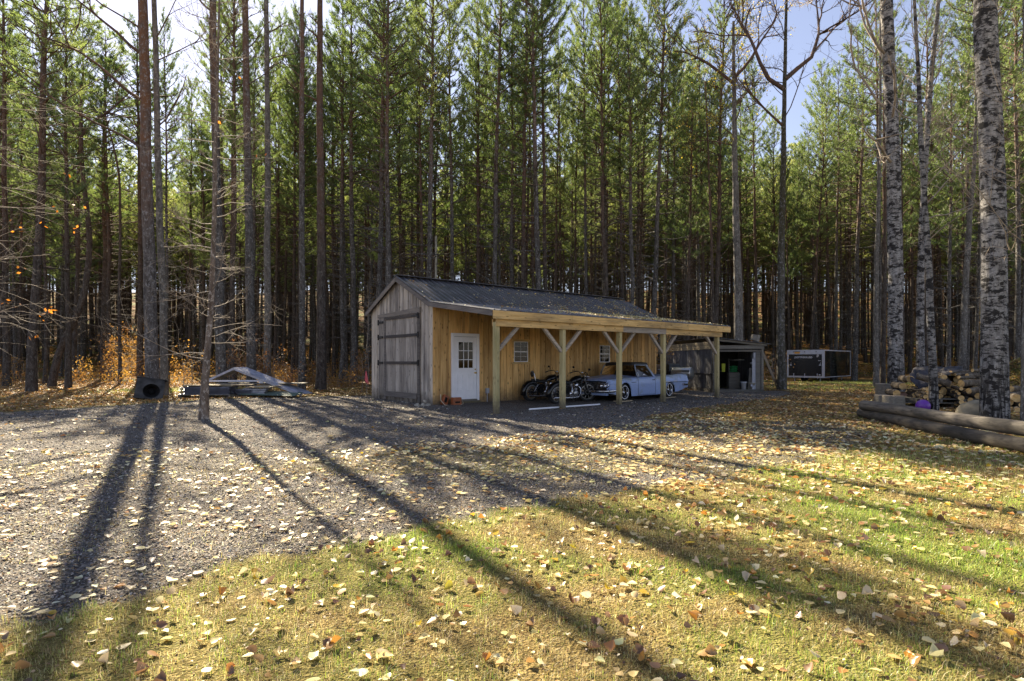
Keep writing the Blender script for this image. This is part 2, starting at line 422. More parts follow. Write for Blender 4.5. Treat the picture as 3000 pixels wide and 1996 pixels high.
GRAVEL = [(-40, 2.4), (-2.9, 3.2), (-2.35, 3.75), (-2.05, 4.24), (-1.4, 4.65), (-1.04, 5.0), (-.47, 5.45), (.03, 5.8), (.6, 6.1), (1.0, 6.4), (2, 6.8), (3, 7.6), (4.3, 8.4),
          (6.5, 10.5), (8, 12.8), (7.6, 14), (5.2, 14.3), (3.2, 14.6), (5.6, 17.8), (9, 21.5), (12.3, 25), (13.5, 28.5), (10, 29.5), (4, 30), (-3, 26), (-6.5, 24.3), (-9, 23.6), (-11.7, 21.9), (-12.9, 19.7), (-14, 17.8), (-14.8, 15.9), (-40, 13)]
def gmask(x, y):
    xx = x + .2 * wav(x, y, 3.1) + .12 * wav(x, y, 9, 6) + .07 * wav(x, y, 31, 1); yy = y + .2 * wav(x, y, 2.7, 12) + .12 * wav(x, y, 11, 3) + .07 * wav(x, y, 29, 5)
    return pin(xx, yy, GRAVEL)
def hz(x, y):
    x = np.asarray(x, float); y = np.asarray(y, float)
    lx, ly = shed_local(x, y)
    d = np.maximum(np.maximum(-lx, lx - 11.8), np.maximum(-ly, ly - 4.5))
    z = GZ * np.clip(d / 2.4, 0, 1) ** 1
    z = z + .012 * wav(x, y, 1.3) * np.clip(d, 0, 1) + .02 * wav(x, y, .45, 8) * np.clip(d / 6, 0, 1)
    for o_ in (0, 1.55):
        dd = np.abs(y - (12.6 + o_ + .10 * x + .004 * x * x)); z = z - .028 * np.exp(-(dd / .17) ** 2) * (x < 3) + .014 * np.exp(-((dd - .33) / .12) ** 2) * (x < 3)
    z = z + 2.4 * np.exp(-((x - 26) ** 2 + (y - 25.5) ** 2) / 16)
    z = z + .007 * wav(x, y, 13, 2) * np.clip(d / 3, 0, 1)
    z = z + 17.0 * np.clip((y - 66) / 90, 0, 1.3) ** 1.2
    far = np.clip((np.hypot(x, y) - 45) / 60, 0, 1)
    z = z + far * (.8 * wav(x, y, .07, 4) + .5)
    return z
def grid_axis(segs):
    out = []
    for a, b, st in segs: out.append(np.arange(a, b, st))
    out.append([segs[-1][1]]); return np.concatenate(out)
gx = grid_axis([(-900, -120, 60), (-120, -50, 5), (-50, -20, 1.0), (-20, -7, .3), (-7, 10, .1), (10, 22, .3), (22, 50, 1.0), (50, 120, 5), (120, 900, 60)])
gy = grid_axis([(-200, -20, 20), (-20, 0, 1.5), (0, 12, .1), (12, 32, .25), (32, 60, 1), (60, 120, 4), (120, 1200, 60)])
XX, YY = np.meshgrid(gx, gy); V = np.stack([XX, YY, hz(XX, YY)], -1).reshape(-1, 3)
nx, ny = len(gx), len(gy)
i = np.arange(ny - 1)[:, None] * nx; j = np.arange(nx - 1)[None, :]
F = np.stack([i + j, i + j + 1, i + nx + j + 1, i + nx + j], -1).reshape(-1, 4)
def green_amt(x, y):
    a = .5 + .6 * wav(x, y, 1.3, 2); b = .5 + .6 * wav(x, y, 4.3, 9)
    right = np.clip((x - (-2.2)) / 2.5, 0, 1) * np.clip((9.0 - y) / 2.2, 0, 1) * np.clip((y - 2.8) / 1.8, .25, 1)
    return np.clip(.5 + .8 * right, 0, 1.1) * np.clip(a * .9 + b * .7 - .35, 0, 1.2)
gr = gmask(V[:, 0], V[:, 1]).astype(float).reshape(ny, nx)
sm = gr.copy()
for _ in range(1):
    sm[1:-1, 1:-1] = (gr[1:-1, 1:-1] * 2 + gr[:-2, 1:-1] + gr[2:, 1:-1] + gr[1:-1, :-2] + gr[1:-1, 2:]) / 6
forest = np.clip((np.hypot(V[:, 0] * .6, V[:, 1]) - 24) / 6, 0, 1)
_s = V[:, 0] - ((V[:, 1] - 9) * 1.35 - 3.5); _r = np.clip(_s / 2.5, 0, 1) * (V[:, 1] > 7.5) * (V[:, 1] < 14.5)
col = np.stack([sm.ravel() * (1 - .6 * _r), np.clip(green_amt(V[:, 0], V[:, 1]), 0, 1), forest], -1)
def groundmat():
    m, t, b = new_mat('gravel, straw and leaf litter ground')
    sep = nd(t, 'SeparateColor', {0: attr(t, 'Col', 'Color')}); g, gn, fo = sep.outputs[0], sep.outputs[1], sep.outputs[2]
    v = coords(t)
    vor = nd(t, 'TexVoronoi', {'Vector': v, 'Scale': 58.0}); vc = nd(t, 'SeparateColor', {0: vor.outputs['Color']}).outputs[0]
    big = noise(t, v, .7, 4, .6); mid = noise(t, v, 5, 5, .65); fine = noise(t, v, 60, 3, .7)
    gcol = ramp(t, vc, [(.0, (.04, .037, .036)), (.4, (.11, .102, .096)), (.75, (.20, .184, .168)), (.97, (.42, .38, .33))])
    gcol = mix(t, math_(t, 'MULTIPLY', ramp(t, mid, [(.48, (0, 0, 0)), (.66, (1, 1, 1))]), .55), gcol, (.20, .145, .085))
    gcol = mix(t, math_(t, 'MULTIPLY', ramp(t, big, [(.45, (0, 0, 0)), (.6, (1, 1, 1))]), .35), gcol, (.12, .105, .095))
    fib = noise(t, coords(t, (1, 1, 1)), 34, 5, .75)
    straw = ramp(t, fib, [(.3, (.05, .032, .013)), (.5, (.21, .15, .055)), (.7, (.50, .39, .16))])
    straw = mix(t, math_(t, 'MULTIPLY', gn, .6), straw, ramp(t, fine, [(.3, (.05, .095, .014)), (.7, (.24, .34, .045))]))
    flr = ramp(t, noise(t, v, 9, 5, .7), [(.3, (.05, .028, .014)), (.5, (.16, .085, .03)), (.7, (.32, .19, .075))])
    grassy = ramp(t, noise(t, v, .22, 3), [(.5, (0, 0, 0)), (.6, (.8, .8, .8))])
    flr = mix(t, grassy, flr, (.08, .11, .02))
    base = mix(t, fo, straw, flr); base = mix(t, g, base, gcol)
    t.links.new(base, b.inputs['Base Color']); b.inputs['Roughness'].default_value = .95
    b.inputs['Specular IOR Level'].default_value = .15
    h = math_(t, 'ADD', math_(t, 'MULTIPLY', vor.outputs['Distance'], .7), math_(t, 'MULTIPLY', fib, .8))
    bump(t, b, math_(t, 'ADD', h, math_(t, 'MULTIPLY', mid, .8)), 1.0, .035)
    return m
go = ob('ground', np_mesh('ground', V, [F], groundmat(), col=col, smooth=True)); go['kind'] = 'structure'

# ---------------------------------------------------------------- loose ground cover
def pick(stops, n, jit=.08):
    cs = np.array([s[1:] for s in stops]); p = np.array([s[0] for s in stops], float); p /= p.sum()
    c = cs[rng.choice(len(cs), n, p=p)]; return np.clip(c * (1 + jit * rng.standard_normal((n, 1))) * (1 + .05 * rng.standard_normal((n, 3))), .005, .9)
PALE = [(6, .80, .70, .38), (4, .74, .60, .27), (4, .84, .77, .52), (2, .60, .42, .16), (1.2, .42, .22, .07), (.5, .55, .36, .03), (1.2, .22, .11, .05)]
MIXED = [(2, .62, .48, .25), (2, .70, .60, .40), (3, .42, .25, .10), (2, .27, .14, .06), (1.4, .50, .24, .05), (.6, .55, .38, .04), (1.5, .15, .085, .05)]
BROWN = [(2, .52, .36, .16), (3, .34, .20, .08), (3, .22, .12, .055), (1.5, .50, .30, .08), (1, .12, .07, .04), (1, .60, .46, .25)]
def frames(n, tilt):
    az = rng.uniform(0, 2 * math.pi, n); N = np.stack([rng.standard_normal(n) * tilt, rng.standard_normal(n) * tilt, np.ones(n)], -1); N = unit(N)
    A = np.stack([np.cos(az), np.sin(az), np.zeros(n)], -1); A = unit(A - N * (A * N).sum(-1, keepdims=True)); return A, np.cross(N, A), N
LEAF_A = np.array([[0, -.5, 0], [.36, -.38, .10], [.50, -.05, .16], [.30, .32, .08], [0, .62, -.02], [-.30, .32, .08], [-.50, -.05, .16], [-.36, -.38, .10], [0, 0, -.04]])
LEAF_AF = np.array([[0, 1, 8], [1, 2, 8], [2, 3, 8], [3, 4, 8], [4, 5, 8], [5, 6, 8], [6, 7, 8], [7, 0, 8]])
LEAF_B = np.array([[0, -.5, 0], [.46, -.1, .14], [.2, .4, .05], [0, .6, 0], [-.2, .4, .05], [-.46, -.1, .14]])
LEAF_BF = np.array([[0, 1, 2], [0, 2, 3], [0, 3, 4], [0, 4, 5]])
def leaves(x, y, size, cols, tilt=.22, detail=True, lift=.012, zf=None, curl=1.):
    n = len(x); base, bf = (LEAF_A, LEAF_AF) if detail else (LEAF_B, LEAF_BF)
    A, B, N = frames(n, tilt)
    cu = curl * rng.uniform(-.6, 2.2, n)[:, None]; wd = rng.uniform(.75, 1.15, n)[:, None]
    L = base[None] * np.stack([np.broadcast_to(wd, (n, len(base))), np.ones((n, len(base))), np.broadcast_to(cu, (n, len(base)))], -1)
    L = L * (1 + .10 * rng.standard_normal(L.shape))
    z = (hz(x, y) if zf is None else zf) + lift + rng.uniform(0, .02, n)
    Vv = (L[..., 0:1] * A[:, None] + L[..., 1:2] * B[:, None] + L[..., 2:3] * N[:, None]) * size[:, None, None] + np.stack([x, y, z], -1)[:, None]
    Ff = bf[None] + (np.arange(n) * len(base))[:, None, None]
    return Vv.reshape(-1, 3), Ff.reshape(-1, 3), np.repeat(cols, len(base), 0)
def visible(x, y, m=.6): return np.abs(x) < .92 * y + m
def rand_area(x0, x1, y0, y1, dens, power=None):
    n = int((x1 - x0) * (y1 - y0) * dens); return rng.uniform(x0, x1, n), rng.uniform(y0, y1, n)
def blocked(x, y):
    lx, ly = shed_local(x, y); return (lx > -.05) & (lx < 11.9) & (ly > -3.0) & (ly < 4.6)
acc = Acc()
def put(x, y, size, cols, **k):
    V_, F_, c_ = leaves(x, y, size, cols, **k); acc.add(V_, F_, c_)
def thin(x, y, dens_fn):
    k = rng.random(len(x)) < dens_fn(x, y); return x[k], y[k]
def rel(x, y):            # relative litter density, leaves per square metre
    g = gmask(x, y); s = np.clip(.62 + .5 * wav(x, y, 1.7, 5) + .45 * wav(x, y, 6.1, 9), .06, 1.9)
    side = x - ((y - 9) * 1.35 - 3.5)            # to the right of this line the litter is thick
    right = np.clip(side / 1.4 + .2, 0, 1)
    dg = np.where(y < 9.4, 56 + 60 * np.clip((y - 5) / 4, 0, 1) * np.clip((x + 3.5) / 4, 0, 1), 6 + 150 * right)
    dg = np.where((y > 14.3) & g, 2.0, dg)
    dn = np.where(y < 6.2, 42 + 30 * np.clip(x / 2, 0, 1), 130 + 70 * np.clip((y - 8) / 4, 0, 1))
    left_floor = (x < -8) & (y > 15)
    dn = np.where(left_floor, 90, dn)
    return np.where(g, dg, dn) * s
x, y = rand_area(-11, 11, 1.2, 9, 170); k = visible(x, y, 2.4); x, y = x[k], y[k]
x, y = thin(x, y, lambda a, b: rel(a, b) / 170)
pal = rng.random(len(x)) < np.where(x < y * .35 - .5, .93, .6)
cols = np.where(pal[:, None], pick(PALE, len(x)), pick(MIXED, len(x)))
sz = rng.uniform(.034, .070, len(x)) * np.where(rng.random(len(x)) < .3, .6, 1) * np.clip(.75 + y * .06, .9, 1.2)
put(x, y, sz, cols, tilt=.11)
x, y = rand_area(-7, 7.5, 2.3, 8, 330); k = visible(x, y, .2) & (wav(x, y, 5, 3) + rng.standard_normal(len(x)) * .6 > -.2); x, y = x[k], y[k]
put(x, y, rng.uniform(.008, .022, len(x)), pick([(3, .16, .09, .04), (3, .30, .19, .08), (2, .45, .33, .16), (1, .62, .52, .30), (1, .08, .05, .03)], len(x)), tilt=.6, detail=False, lift=.004)
# a few crumpled upright leaves
x, y = rand_area(-3.5, 7, 2.3, 8.5, 22); k = visible(x, y) & ~gmask(x, y); x, y = x[k], y[k]
put(x, y, rng.uniform(.035, .065, len(x)), pick(MIXED, len(x)), tilt=.55, lift=.015, curl=2.2)
x, y = rand_area(-14, 27, 9, 40, 230); k = visible(x, y, 2.4) & ~blocked(x, y) & (y > 9); x, y = x[k], y[k]
x, y = thin(x, y, lambda a, b: rel(a, b) * np.where(b > 28, .6, 1) / 230)
rt = np.clip((y - 11) / 6 + (x - 6) / 8, 0, .9)
cols = np.where((rng.random(len(x)) < rt)[:, None], pick(BROWN, len(x)), np.where((rng.random(len(x)) < .6)[:, None], pick(PALE, len(x)), pick(MIXED, len(x))))
put(x, y, rng.uniform(.05, .10, len(x)), cols, tilt=.26, detail=False)
x, y = rand_area(-40, -9, 15, 40, 90); k = visible(x, y, 1) & ~gmask(x, y); x, y = x[k], y[k]
put(x, y, rng.uniform(.05, .10, len(x)), pick(BROWN + [(3, .45, .20, .04)], len(x)), tilt=.4, detail=False, lift=.03)
x, y = rand_area(18, 34, 17, 34, 60); k = visible(x, y, 1); x, y = x[k], y[k]
put(x, y, rng.uniform(.06, .11, len(x)), pick(BROWN + [(5, .62, .44, .10)], len(x)), tilt=.35, detail=False, lift=.02)
tag(ob('fallen_leaves', acc.mesh('fallen_leaves', M['leafcol'])), 'pale and brown fallen leaves littering the gravel and grass', 'fallen leaves', kind='stuff')

# grass blades and straw
def blades(x, y, h, wdt, cols, lean=.5, zoff=0.):
    n = len(x); az = rng.uniform(0, 2 * math.pi, n); d = np.stack([np.cos(az), np.sin(az), np.zeros(n)], -1)
    s = np.stack([-np.sin(az), np.cos(az), np.zeros(n)], -1) * wdt[:, None] / 2
    b = np.stack([x, y, hz(x, y) + zoff - .003], -1); le = np.abs(rng.standard_normal(n)) * lean
    ln = (le * h)[:, None]; up = np.stack([np.zeros(n), np.zeros(n), h / np.sqrt(1 + le ** 2)], -1); ln = ln / np.sqrt(1 + le ** 2)[:, None]
    m_ = b + up * .6 + d * ln * .35; tip = b + up * .95 + d * ln
    Vv = np.stack([b - s, b + s, m_ + s * .8, tip, m_ - s * .8], 1).reshape(-1, 3)
    o = (np.arange(n) * 5)[:, None]
    return Vv, (np.array([[0, 1, 2, 4]]) + o), (np.array([[4, 2, 3]]) + o), np.repeat(cols, 5, 0)
ga = Acc()
def put_bl(x, y, h, wdt, cols, **k):
    V_, q_, t_, c_ = blades(x, y, h, wdt, cols, **k); o = ga.n
    ga.q.append(q_ + o); ga.t.append(t_ + o); ga.v.append(V_); ga.c.append(c_); ga.n += len(V_)
GREEN = [(3, .20, .34, .035), (3, .32, .45, .055), (2, .45, .54, .10), (1, .08, .15, .02)]
STRAW = [(3, .66, .52, .21), (2, .46, .33, .12), (3.5, .80, .68, .36), (1.6, .18, .11, .045), (3, .52, .52, .14)]
for (y0, y1, ds, k1) in ((1.4, 2.2, 3000, 1.2), (2.2, 3.6, 7600, .95), (3.6, 5.6, 3900, 1.2), (5.6, 9.5, 1400, 1.7)):
    x, y = rand_area(-.92 * y1 - 1.6, .92 * y1 + 1.6, y0, y1, ds); k = visible(x, y, 1.5) & ~gmask(x, y) & (visible(x, y, .3) | (rng.random(len(x)) < .4)); x, y = x[k], y[k]
    g_ = green_amt(x, y); isg = rng.random(len(x)) < np.clip(g_ * .72, .03, .8)
    cols = np.where(isg[:, None], pick(GREEN, len(x), .2), pick(STRAW, len(x), .2))
    tuft = np.clip(.75 + .7 * wav(x, y, 17, 4) + .35 * wav(x, y, 37, 11), .25, 1.9)
    h = tuft * np.where(isg, rng.uniform(.018, .045, len(x)) * (1 + .6 * g_), rng.uniform(.02, .07, len(x)))
    le = np.where(isg, 1.1, np.where(rng.random(len(x)) < .4, 1.0, 3.2))
    put_bl(x, y, h, np.where(isg, .0026, .0019) * k1 * np.ones(len(x)), cols, lean=le)
# straw drifted over the gravel
x, y = rand_area(-8, 6, 2.6, 9.5, 700); k = visible(x, y, .2) & gmask(x, y) & (wav(x, y, 1.9, 7) + .5 * rng.standard_normal(len(x)) > .1); x, y = x[k], y[k]
put_bl(x, y, rng.uniform(.03, .07, len(x)), np.full(len(x), .003), pick(STRAW, len(x), .2), lean=8., zoff=.006)
# longer grass by the poles, at the forest edge and under the trailer
for (cx_, cy_, rx, ry, n_) in ((8.2, 11, .9, 3.5, 2600), (6, 8.6, 3, 1.4, 5000), (23, 38, 4, 2.2, 6000), (-16, 28.5, 3.5, 2.6, 6000), (17, 31, 4, 3, 3000), (26, 25, 3.5, 3.5, 4000)):
    x = cx_ + rx * rng.standard_normal(n_) * .6; y = cy_ + ry * rng.standard_normal(n_) * .6; k = visible(x, y, 1) & ~gmask(x, y); x, y = x[k], y[k]
    put_bl(x, y, rng.uniform(.03, .10, len(x)) * (1 + (y > 20)), np.full(len(x), .004) * (1 + 1.5 * (y > 20)), np.where((rng.random(len(x)) < .7)[:, None], pick(GREEN, len(x), .2), pick(STRAW, len(x), .2)), lean=.7)
tag(ob('grass', ga.mesh('grass', M['grasscol'])), 'short green and straw coloured grass in the foreground', 'grass', kind='stuff')

# crushed stone close to the camera
OCT = np.array([[1, 0, 0], [0, 1, 0], [-1, 0, 0], [0, -1, 0], [0, 0, .8], [0, 0, -.8]]); OF = np.array([[0, 1, 4], [1, 2, 4], [2, 3, 4], [3, 0, 4]])
st = Acc()
for (y0, y1, ds, s0, s1) in ((2.6, 5.2, 2300, .004, .012), (5.2, 9, 900, .006, .015), (9, 15, 260, .009, .021), (15, 26, 60, .015, .035)):
    x, y = rand_area(-.92 * y1, 12, y0, y1, ds); k = visible(x, y, .2) & gmask(x, y) & ~blocked(x, y); x, y = x[k], y[k]
    n = len(x); A, B, N = frames(n, .5); sc = rng.uniform(s0, s1, (n, 1, 1)) * rng.uniform(.6, 1.3, (n, 1, 3))
    L = OCT[None] * sc * (1 + .25 * rng.standard_normal((n, 6, 3)))
    Vv = L[..., 0:1] * A[:, None] + L[..., 1:2] * B[:, None] + L[..., 2:3] * N[:, None] + np.stack([x, y, hz(x, y) + .002], -1)[:, None]
    c_ = pick([(3, .12, .112, .108), (3, .20, .184, .17), (1, .44, .40, .36), (3, .055, .052, .052), (1.5, .25, .185, .12)], n, .15)
    st.add(Vv.reshape(-1, 3), (OF[None] + (np.arange(n) * 6)[:, None, None]).reshape(-1, 3), np.repeat(c_, 6, 0))
def stonemat():
    m, t, b = new_mat('crushed stone'); t.links.new(attr(t, 'Col', 'Color'), b.inputs['Base Color']); b.inputs['Roughness'].default_value = .8; return m
tag(ob('gravel', st.mesh('gravel', stonemat())), 'loose grey crushed stone of the drive', 'gravel', kind='stuff')
# ---------------------------------------------------------------- the storage building with its lean-to
def shed():
    T = thing('storage_shed', 'long wooden shed with grey plank gable, honey pine side and open lean-to', 'shed', tuple(C0), SHED_A)
    L, Wd = 11.8, 4.5; EZ, PZ = 3.34, 4.38; pk = Wd / 2
    rz = lambda y: EZ + (PZ - EZ) * (1 - abs(y - pk) / pk)
    # gable wall of vertical boards
    m = MB(M['grey_wood']); y = 0.0; k = 0
    while y < Wd - .01:
        wdt = min(random.uniform(.17, .27) if k % 2 == 0 else random.uniform(.06, .1), Wd - y); dx = (.0 if k % 2 == 0 else -.018) - random.uniform(0, .008)
        if Wd - y - wdt < .05: wdt = Wd - y
        a, b = y + .003, y + wdt - .003
        if a < pk < b: tops = (rz(a), rz(b))
        tp = (rz(a) - .02, rz(b) - .02)
        m.hexa([(dx, a, -.05), (.03, a, -.05), (.03, b, -.05), (dx, b, -.05), (dx, a, tp[0]), (.03, a, tp[0]), (.03, b, tp[1]), (dx, b, tp[1])], tone=random.uniform(.1, .9))
        y += wdt; k += 1
    m.build('gable_wall', T)
    # far gable and back wall
    m = MB(M['grey_wood']); m.box((.031, Wd - .03, -.05), (L, Wd, EZ - .02)); m.build('back_wall', T)
    m = MB(M['grey_wood']); m.add([(L, 0.04, -.05), (L, Wd - .031, -.05), (L, Wd - .031, EZ - .03), (L, pk, PZ - .04), (L, .04, EZ - .03), (L - .03, 0.04, -.05), (L - .03, Wd - .031, -.05), (L - .03, Wd - .031, EZ - .03), (L - .03, pk, PZ - .04), (L - .03, .04, EZ - .03)],
          [(0, 1, 2, 3, 4), (9, 8, 7, 6, 5), (0, 5, 6, 1), (1, 6, 7, 2), (0, 4, 9, 5)]); m.build('end_wall', T)
    # side wall: boards with openings for door and windows
    opens = [(.74, 1.77, .04, 2.31), (3.37, 4.08, 1.37, 2.15), (7.95, 8.61, 1.35, 2.09)]
    m = MB(M['honey']); x = .035; k = 0
    while x < L - .005:
        wdt = random.uniform(.19, .29) if k % 2 == 0 else random.uniform(.055, .085)
        if k % 2 and x > 2: wdt = .012
        if L - x - wdt < .06: wdt = L - x
        dy = (-.022 if (k % 2 and x < 2) else 0.0) - random.uniform(0, .009) + (.012 if wdt < .02 else 0)
        a, b = x + .005, x + wdt - .005; tone = random.uniform(.15, .85)
        cuts = [(o[2], o[3]) for o in opens if a < o[1] and b > o[0]]
        segs = [(-.05, 3.30)]
        for c in cuts: segs = [(-.05, c[0]), (c[1], 3.30)]
        full = [o for o in opens if a < o[1] and b > o[0]]
        if full and (a < full[0][0] - .001 or b > full[0][1] + .001):     # board partly beside the opening
            o = full[0]
            if a < o[0]: m.box((a, dy, -.05), (o[0], .03, 3.30), tone=tone); a2, b2 = o[0], min(b, o[1])
            else: m.box((o[1], dy, -.05), (b, .03, 3.30), tone=tone); a2, b2 = a, o[1]
            for s0, s1 in segs: m.box((a2, dy, s0), (b2, .03, s1), tone=tone)
        else:
            for s0, s1 in segs: m.box((a, dy, s0), (b, .03, s1), tone=tone)
        x += wdt; k += 1
    m.build('side_wall', T)
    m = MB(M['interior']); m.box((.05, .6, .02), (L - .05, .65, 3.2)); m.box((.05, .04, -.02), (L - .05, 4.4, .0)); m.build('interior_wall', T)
    m = MB(M['honey']); m.box((-.022, -.03, -.05), (.075, -.0095 - .02, 3.30), tone=.7); m.build('corner_board', T)
    # big hinged barn doors in the gable
    B = MB(M['grey_wood'])
    def leaf(y0, y1):
        y = y0
        while y < y1 - .01:
            wd_ = min(random.uniform(.2, .3), y1 - y)
            if y1 - y - wd_ < .08: wd_ = y1 - y
            B.box((-.055 - random.uniform(0, .008), y + .005, .13), (-.027, y + wd_ - .005, 3.02), tone=random.uniform(.0, .6)); y += wd_
    leaf(.90, 3.20)
    bd = B.build('barn_door', T)
    def straps(m):
        for z in (1.36, 2.31): m.box((-.095, .93, z - .05), (-.064, 3.28, z + .05))
        m.box((-.097, .93, 2.92), (-.064, 3.28, 3.01))
    one(straps, M['dark_strap'], 'strap_board', bd)
    def hng(m):
        for z in (1.36, 2.31, 2.96): m.box((-.102, .80, z - .10), (-.066, .86, z + .10)); m.box((-.103, .86, z - .025), (-.0975, 1.25, z + .025))
    one(hng, M['iron'], 'hinge', bd)
    one(lambda m: m.box((-.09, .92, .14), (-.064, 3.18, .33)), M['grey_trim'], 'kick_board', bd)
    B = MB(M['grey_wood']); leaf(3.34, 3.74); nd_ = B.build('barn_door', T); nd_['label'] = 'narrow left hand leaf'
    def h2(m):
        for z in (1.36, 2.31, 2.86): m.box((-.09, 3.40, z - .05), (-.064, 3.80, z + .04)); m.box((-.1, 3.76, z - .1), (-.0655, 3.81, z + .1))
    one(h2, M['iron'], 'hinge', nd_)
    m = MB(M['grey_trim'])
    m.hexa([(-.075, .72, 3.04), (-.027, .72, 3.04), (-.027, 3.84, 3.03), (-.075, 3.84, 3.03), (-.075, .72, 3.24), (-.027, .72, 3.24), (-.027, 3.84, 3.15), (-.075, 3.84, 3.15)])
    m.box((-.062, .74, .02), (-.027, .885, 3.035)); m.box((-.075, 3.20, .02), (-.027, 3.335, 3.025)); m.box((-.06, 3.745, .02), (-.027, 3.80, 3.025)); m.build('door_frame', T)
    # roof: two slopes and the flatter lean-to
    x0, x1 = -.18, 12.02
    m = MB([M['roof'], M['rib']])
    def slope(ya, za, yb, zb, n_):
        d = Vector((0, yb - ya, zb - za)); ln = d.length; d.normalize(); nrm = Vector((0, -d.z, d.y)); nrm = nrm if nrm.z > 0 else -nrm
        a, b = Vector((0, ya, za)), Vector((0, yb, zb))
        def prism(xa, xb, h0, h1, sh=0):
            m.hexa([a + Vector((xa, 0, 0)) + nrm * h0, a + Vector((xb, 0, 0)) + nrm * h0, b + Vector((xb, 0, 0)) + nrm * h0, b + Vector((xa, 0, 0)) + nrm * h0,
                    a + Vector((xa + sh, 0, 0)) + nrm * h1, a + Vector((xb - sh, 0, 0)) + nrm * h1, b + Vector((xb - sh, 0, 0)) + nrm * h1, b + Vector((xa + sh, 0, 0)) + nrm * h1], 1 if sh else 0)
        prism(x0, x1, 0, .012)
        for i in range(n_ + 1):
            xx = x0 + .03 + (x1 - x0 - .06) * i / n_; prism(xx - .026, xx + .026, .0125, .036, .012)
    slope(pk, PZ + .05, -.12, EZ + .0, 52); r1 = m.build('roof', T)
    m = MB([M['roof'], M['roof']]); slope(pk, PZ + .052, Wd + .22, EZ - .06, 52); m.build('roof', T)
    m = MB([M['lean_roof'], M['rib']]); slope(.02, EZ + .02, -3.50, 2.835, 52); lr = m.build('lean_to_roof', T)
    m = MB(M['roof']); m.beam((x0, pk, PZ + .082), (x1, pk, PZ + .082), .34, .022); m.build('ridge_cap', T)
    # grey rake boards
    m = MB(M['grey_trim'])
    for (ya, za, yb, zb) in ((pk, PZ + .0, -.05, EZ - .07), (pk, PZ + .0, Wd + .2, EZ - .10)):
        m.beam((x0 + .02, ya, za - .05), (x0 + .02, yb, zb - .02), .03, .15, up=(0, 0, 1))
    m.build('rake_board', T)
    m = MB(M['grey_trim']); m.beam((x0 + .021, -.02, EZ - .075), (x0 + .021, -3.44, 2.755), .03, .14); m.build('rake_board', T)
    # rafters under the lean-to
    m = MB(M['brace'])
    for i in range(21): xx = .1 + i * .59; m.beam((xx, -.035, EZ - .085), (xx, -3.38, 2.765), .04, .12)
    m.build('rafter', T)
    # fascia and carrying beam: lengths butted end to end
    m = MB(M['honey_x']); xs = [-.19, 2.9, 5.3, 7.6, 9.1, 12.02]
    for a, b in zip(xs[:-1], xs[1:]): m.box((a + .002, -3.52 - random.uniform(0, .004), 2.60), (b - .002, -3.478, 2.828), tone=random.uniform(.35, .8))
    m.build('fascia_board', T)
    m = MB([M['honey_x'], M['brace']]); xs = [-.02, 5.4, 7.8, 11.55]
    for i_, (a, b) in enumerate(zip(xs[:-1], xs[1:])): m.box((a + .002, -3.43, 2.40), (b - .002, -3.39, 2.602), 1 if i_ == 1 else 0, tone=random.uniform(.3, .7))
    m.box((0, -3.23, 2.41), (11.5, -3.19, 2.60), tone=.3); m.build('beam', T)
    px = [.06, 2.655, 5.32, 7.77, 11.35]
    for p in px: one(lambda m: m.box((p - .07, -3.385, -.09), (p + .07, -3.235, 2.52), tone=random.uniform(.4, .7)), M['post'], 'post', T, .008)
    for p, s in ((px[0], 1), (px[1], -1), (px[1], 1), (px[2], -1), (px[2], 1), (px[3], -1), (px[3], 1), (px[4], -1)):
        one(lambda m: m.beam((p + s * .06, -3.31, 1.72), (p + s * .80, -3.31, 2.42), .09, .09, up=(0, 1, 0), tone=random.uniform(.3, .8)), M['brace'], 'brace', T)
    # entry door
    D = MB(M['white']); D.box((.80, -.05, .13), (1.71, -.012, 2.24)); 
    def panel(m):
        m.X = None
    for (a, b, c, d) in ((.92, 1.16, .42, .98), (1.35, 1.59, .42, .98)):
        D.box((a, -.068, c), (a + .03, -.05, d)); D.box((b - .03, -.068, c), (b, -.05, d)); D.box((a + .03, -.068, c), (b - .03, -.05, c + .03)); D.box((a + .03, -.068, d - .03), (b - .03, -.05, d))
        D.box((a + .05, -.056, c + .05), (b - .05, -.05, d - .05))
    door = D.build('entry_door', T, .004)
    one(lambda m: m.box((.935, -.062, 1.15), (1.575, -.0505, 2.10)), M['white'], 'glazing_frame', door)
    g = MB(M['glass']); g.box((.97, -.066, 1.19), (1.54, -.0625, 2.06)); g.build('door_pane', door)
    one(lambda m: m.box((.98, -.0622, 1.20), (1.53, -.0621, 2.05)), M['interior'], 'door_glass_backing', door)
    def mun(m):
        for x in (1.15, 1.34): m.box((x, -.078, 1.19), (x + .022, -.067, 2.06))
        for z in (1.46, 1.76): m.box((.97, -.079, z), (1.54, -.0665, z + .022))
    one(mun, M['white'], 'muntin', door)
    def knob(m): m.lathe([(0, -.13), (.026, -.125), (.03, -.105), (.012, -.085), (.012, -.06), (.03, -.058), (.03, -.05)], 14, 0, (1.655, 0, 1.02), 'y'); m.box((1.56, -.125, 1.01), (1.655, -.11, 1.03)); m.lathe([(0, -.075), (.024, -.072), (.024, -.05)], 12, 0, (1.655, 0, 1.14), 'y')
    one(knob, M['brass'], 'door_handle', door)
    def trim(m): m.box((.69, -.075, .08), (.79, -.01, 2.35)); m.box((1.72, -.075, .08), (1.82, -.01, 2.35)); m.box((.69, -.078, 2.25), (1.82, -.012, 2.36))
    one(trim, M['white'], 'door_trim', T, .005)
    one(lambda m: m.box((.80, -.09, .06), (1.72, -.012, .125)), M['oldwood'], 'threshold', T)
    one(lambda m: m.box((.69, -.05, -.05), (1.9, -.0345, .055)), M['post'], 'sill_board', T)
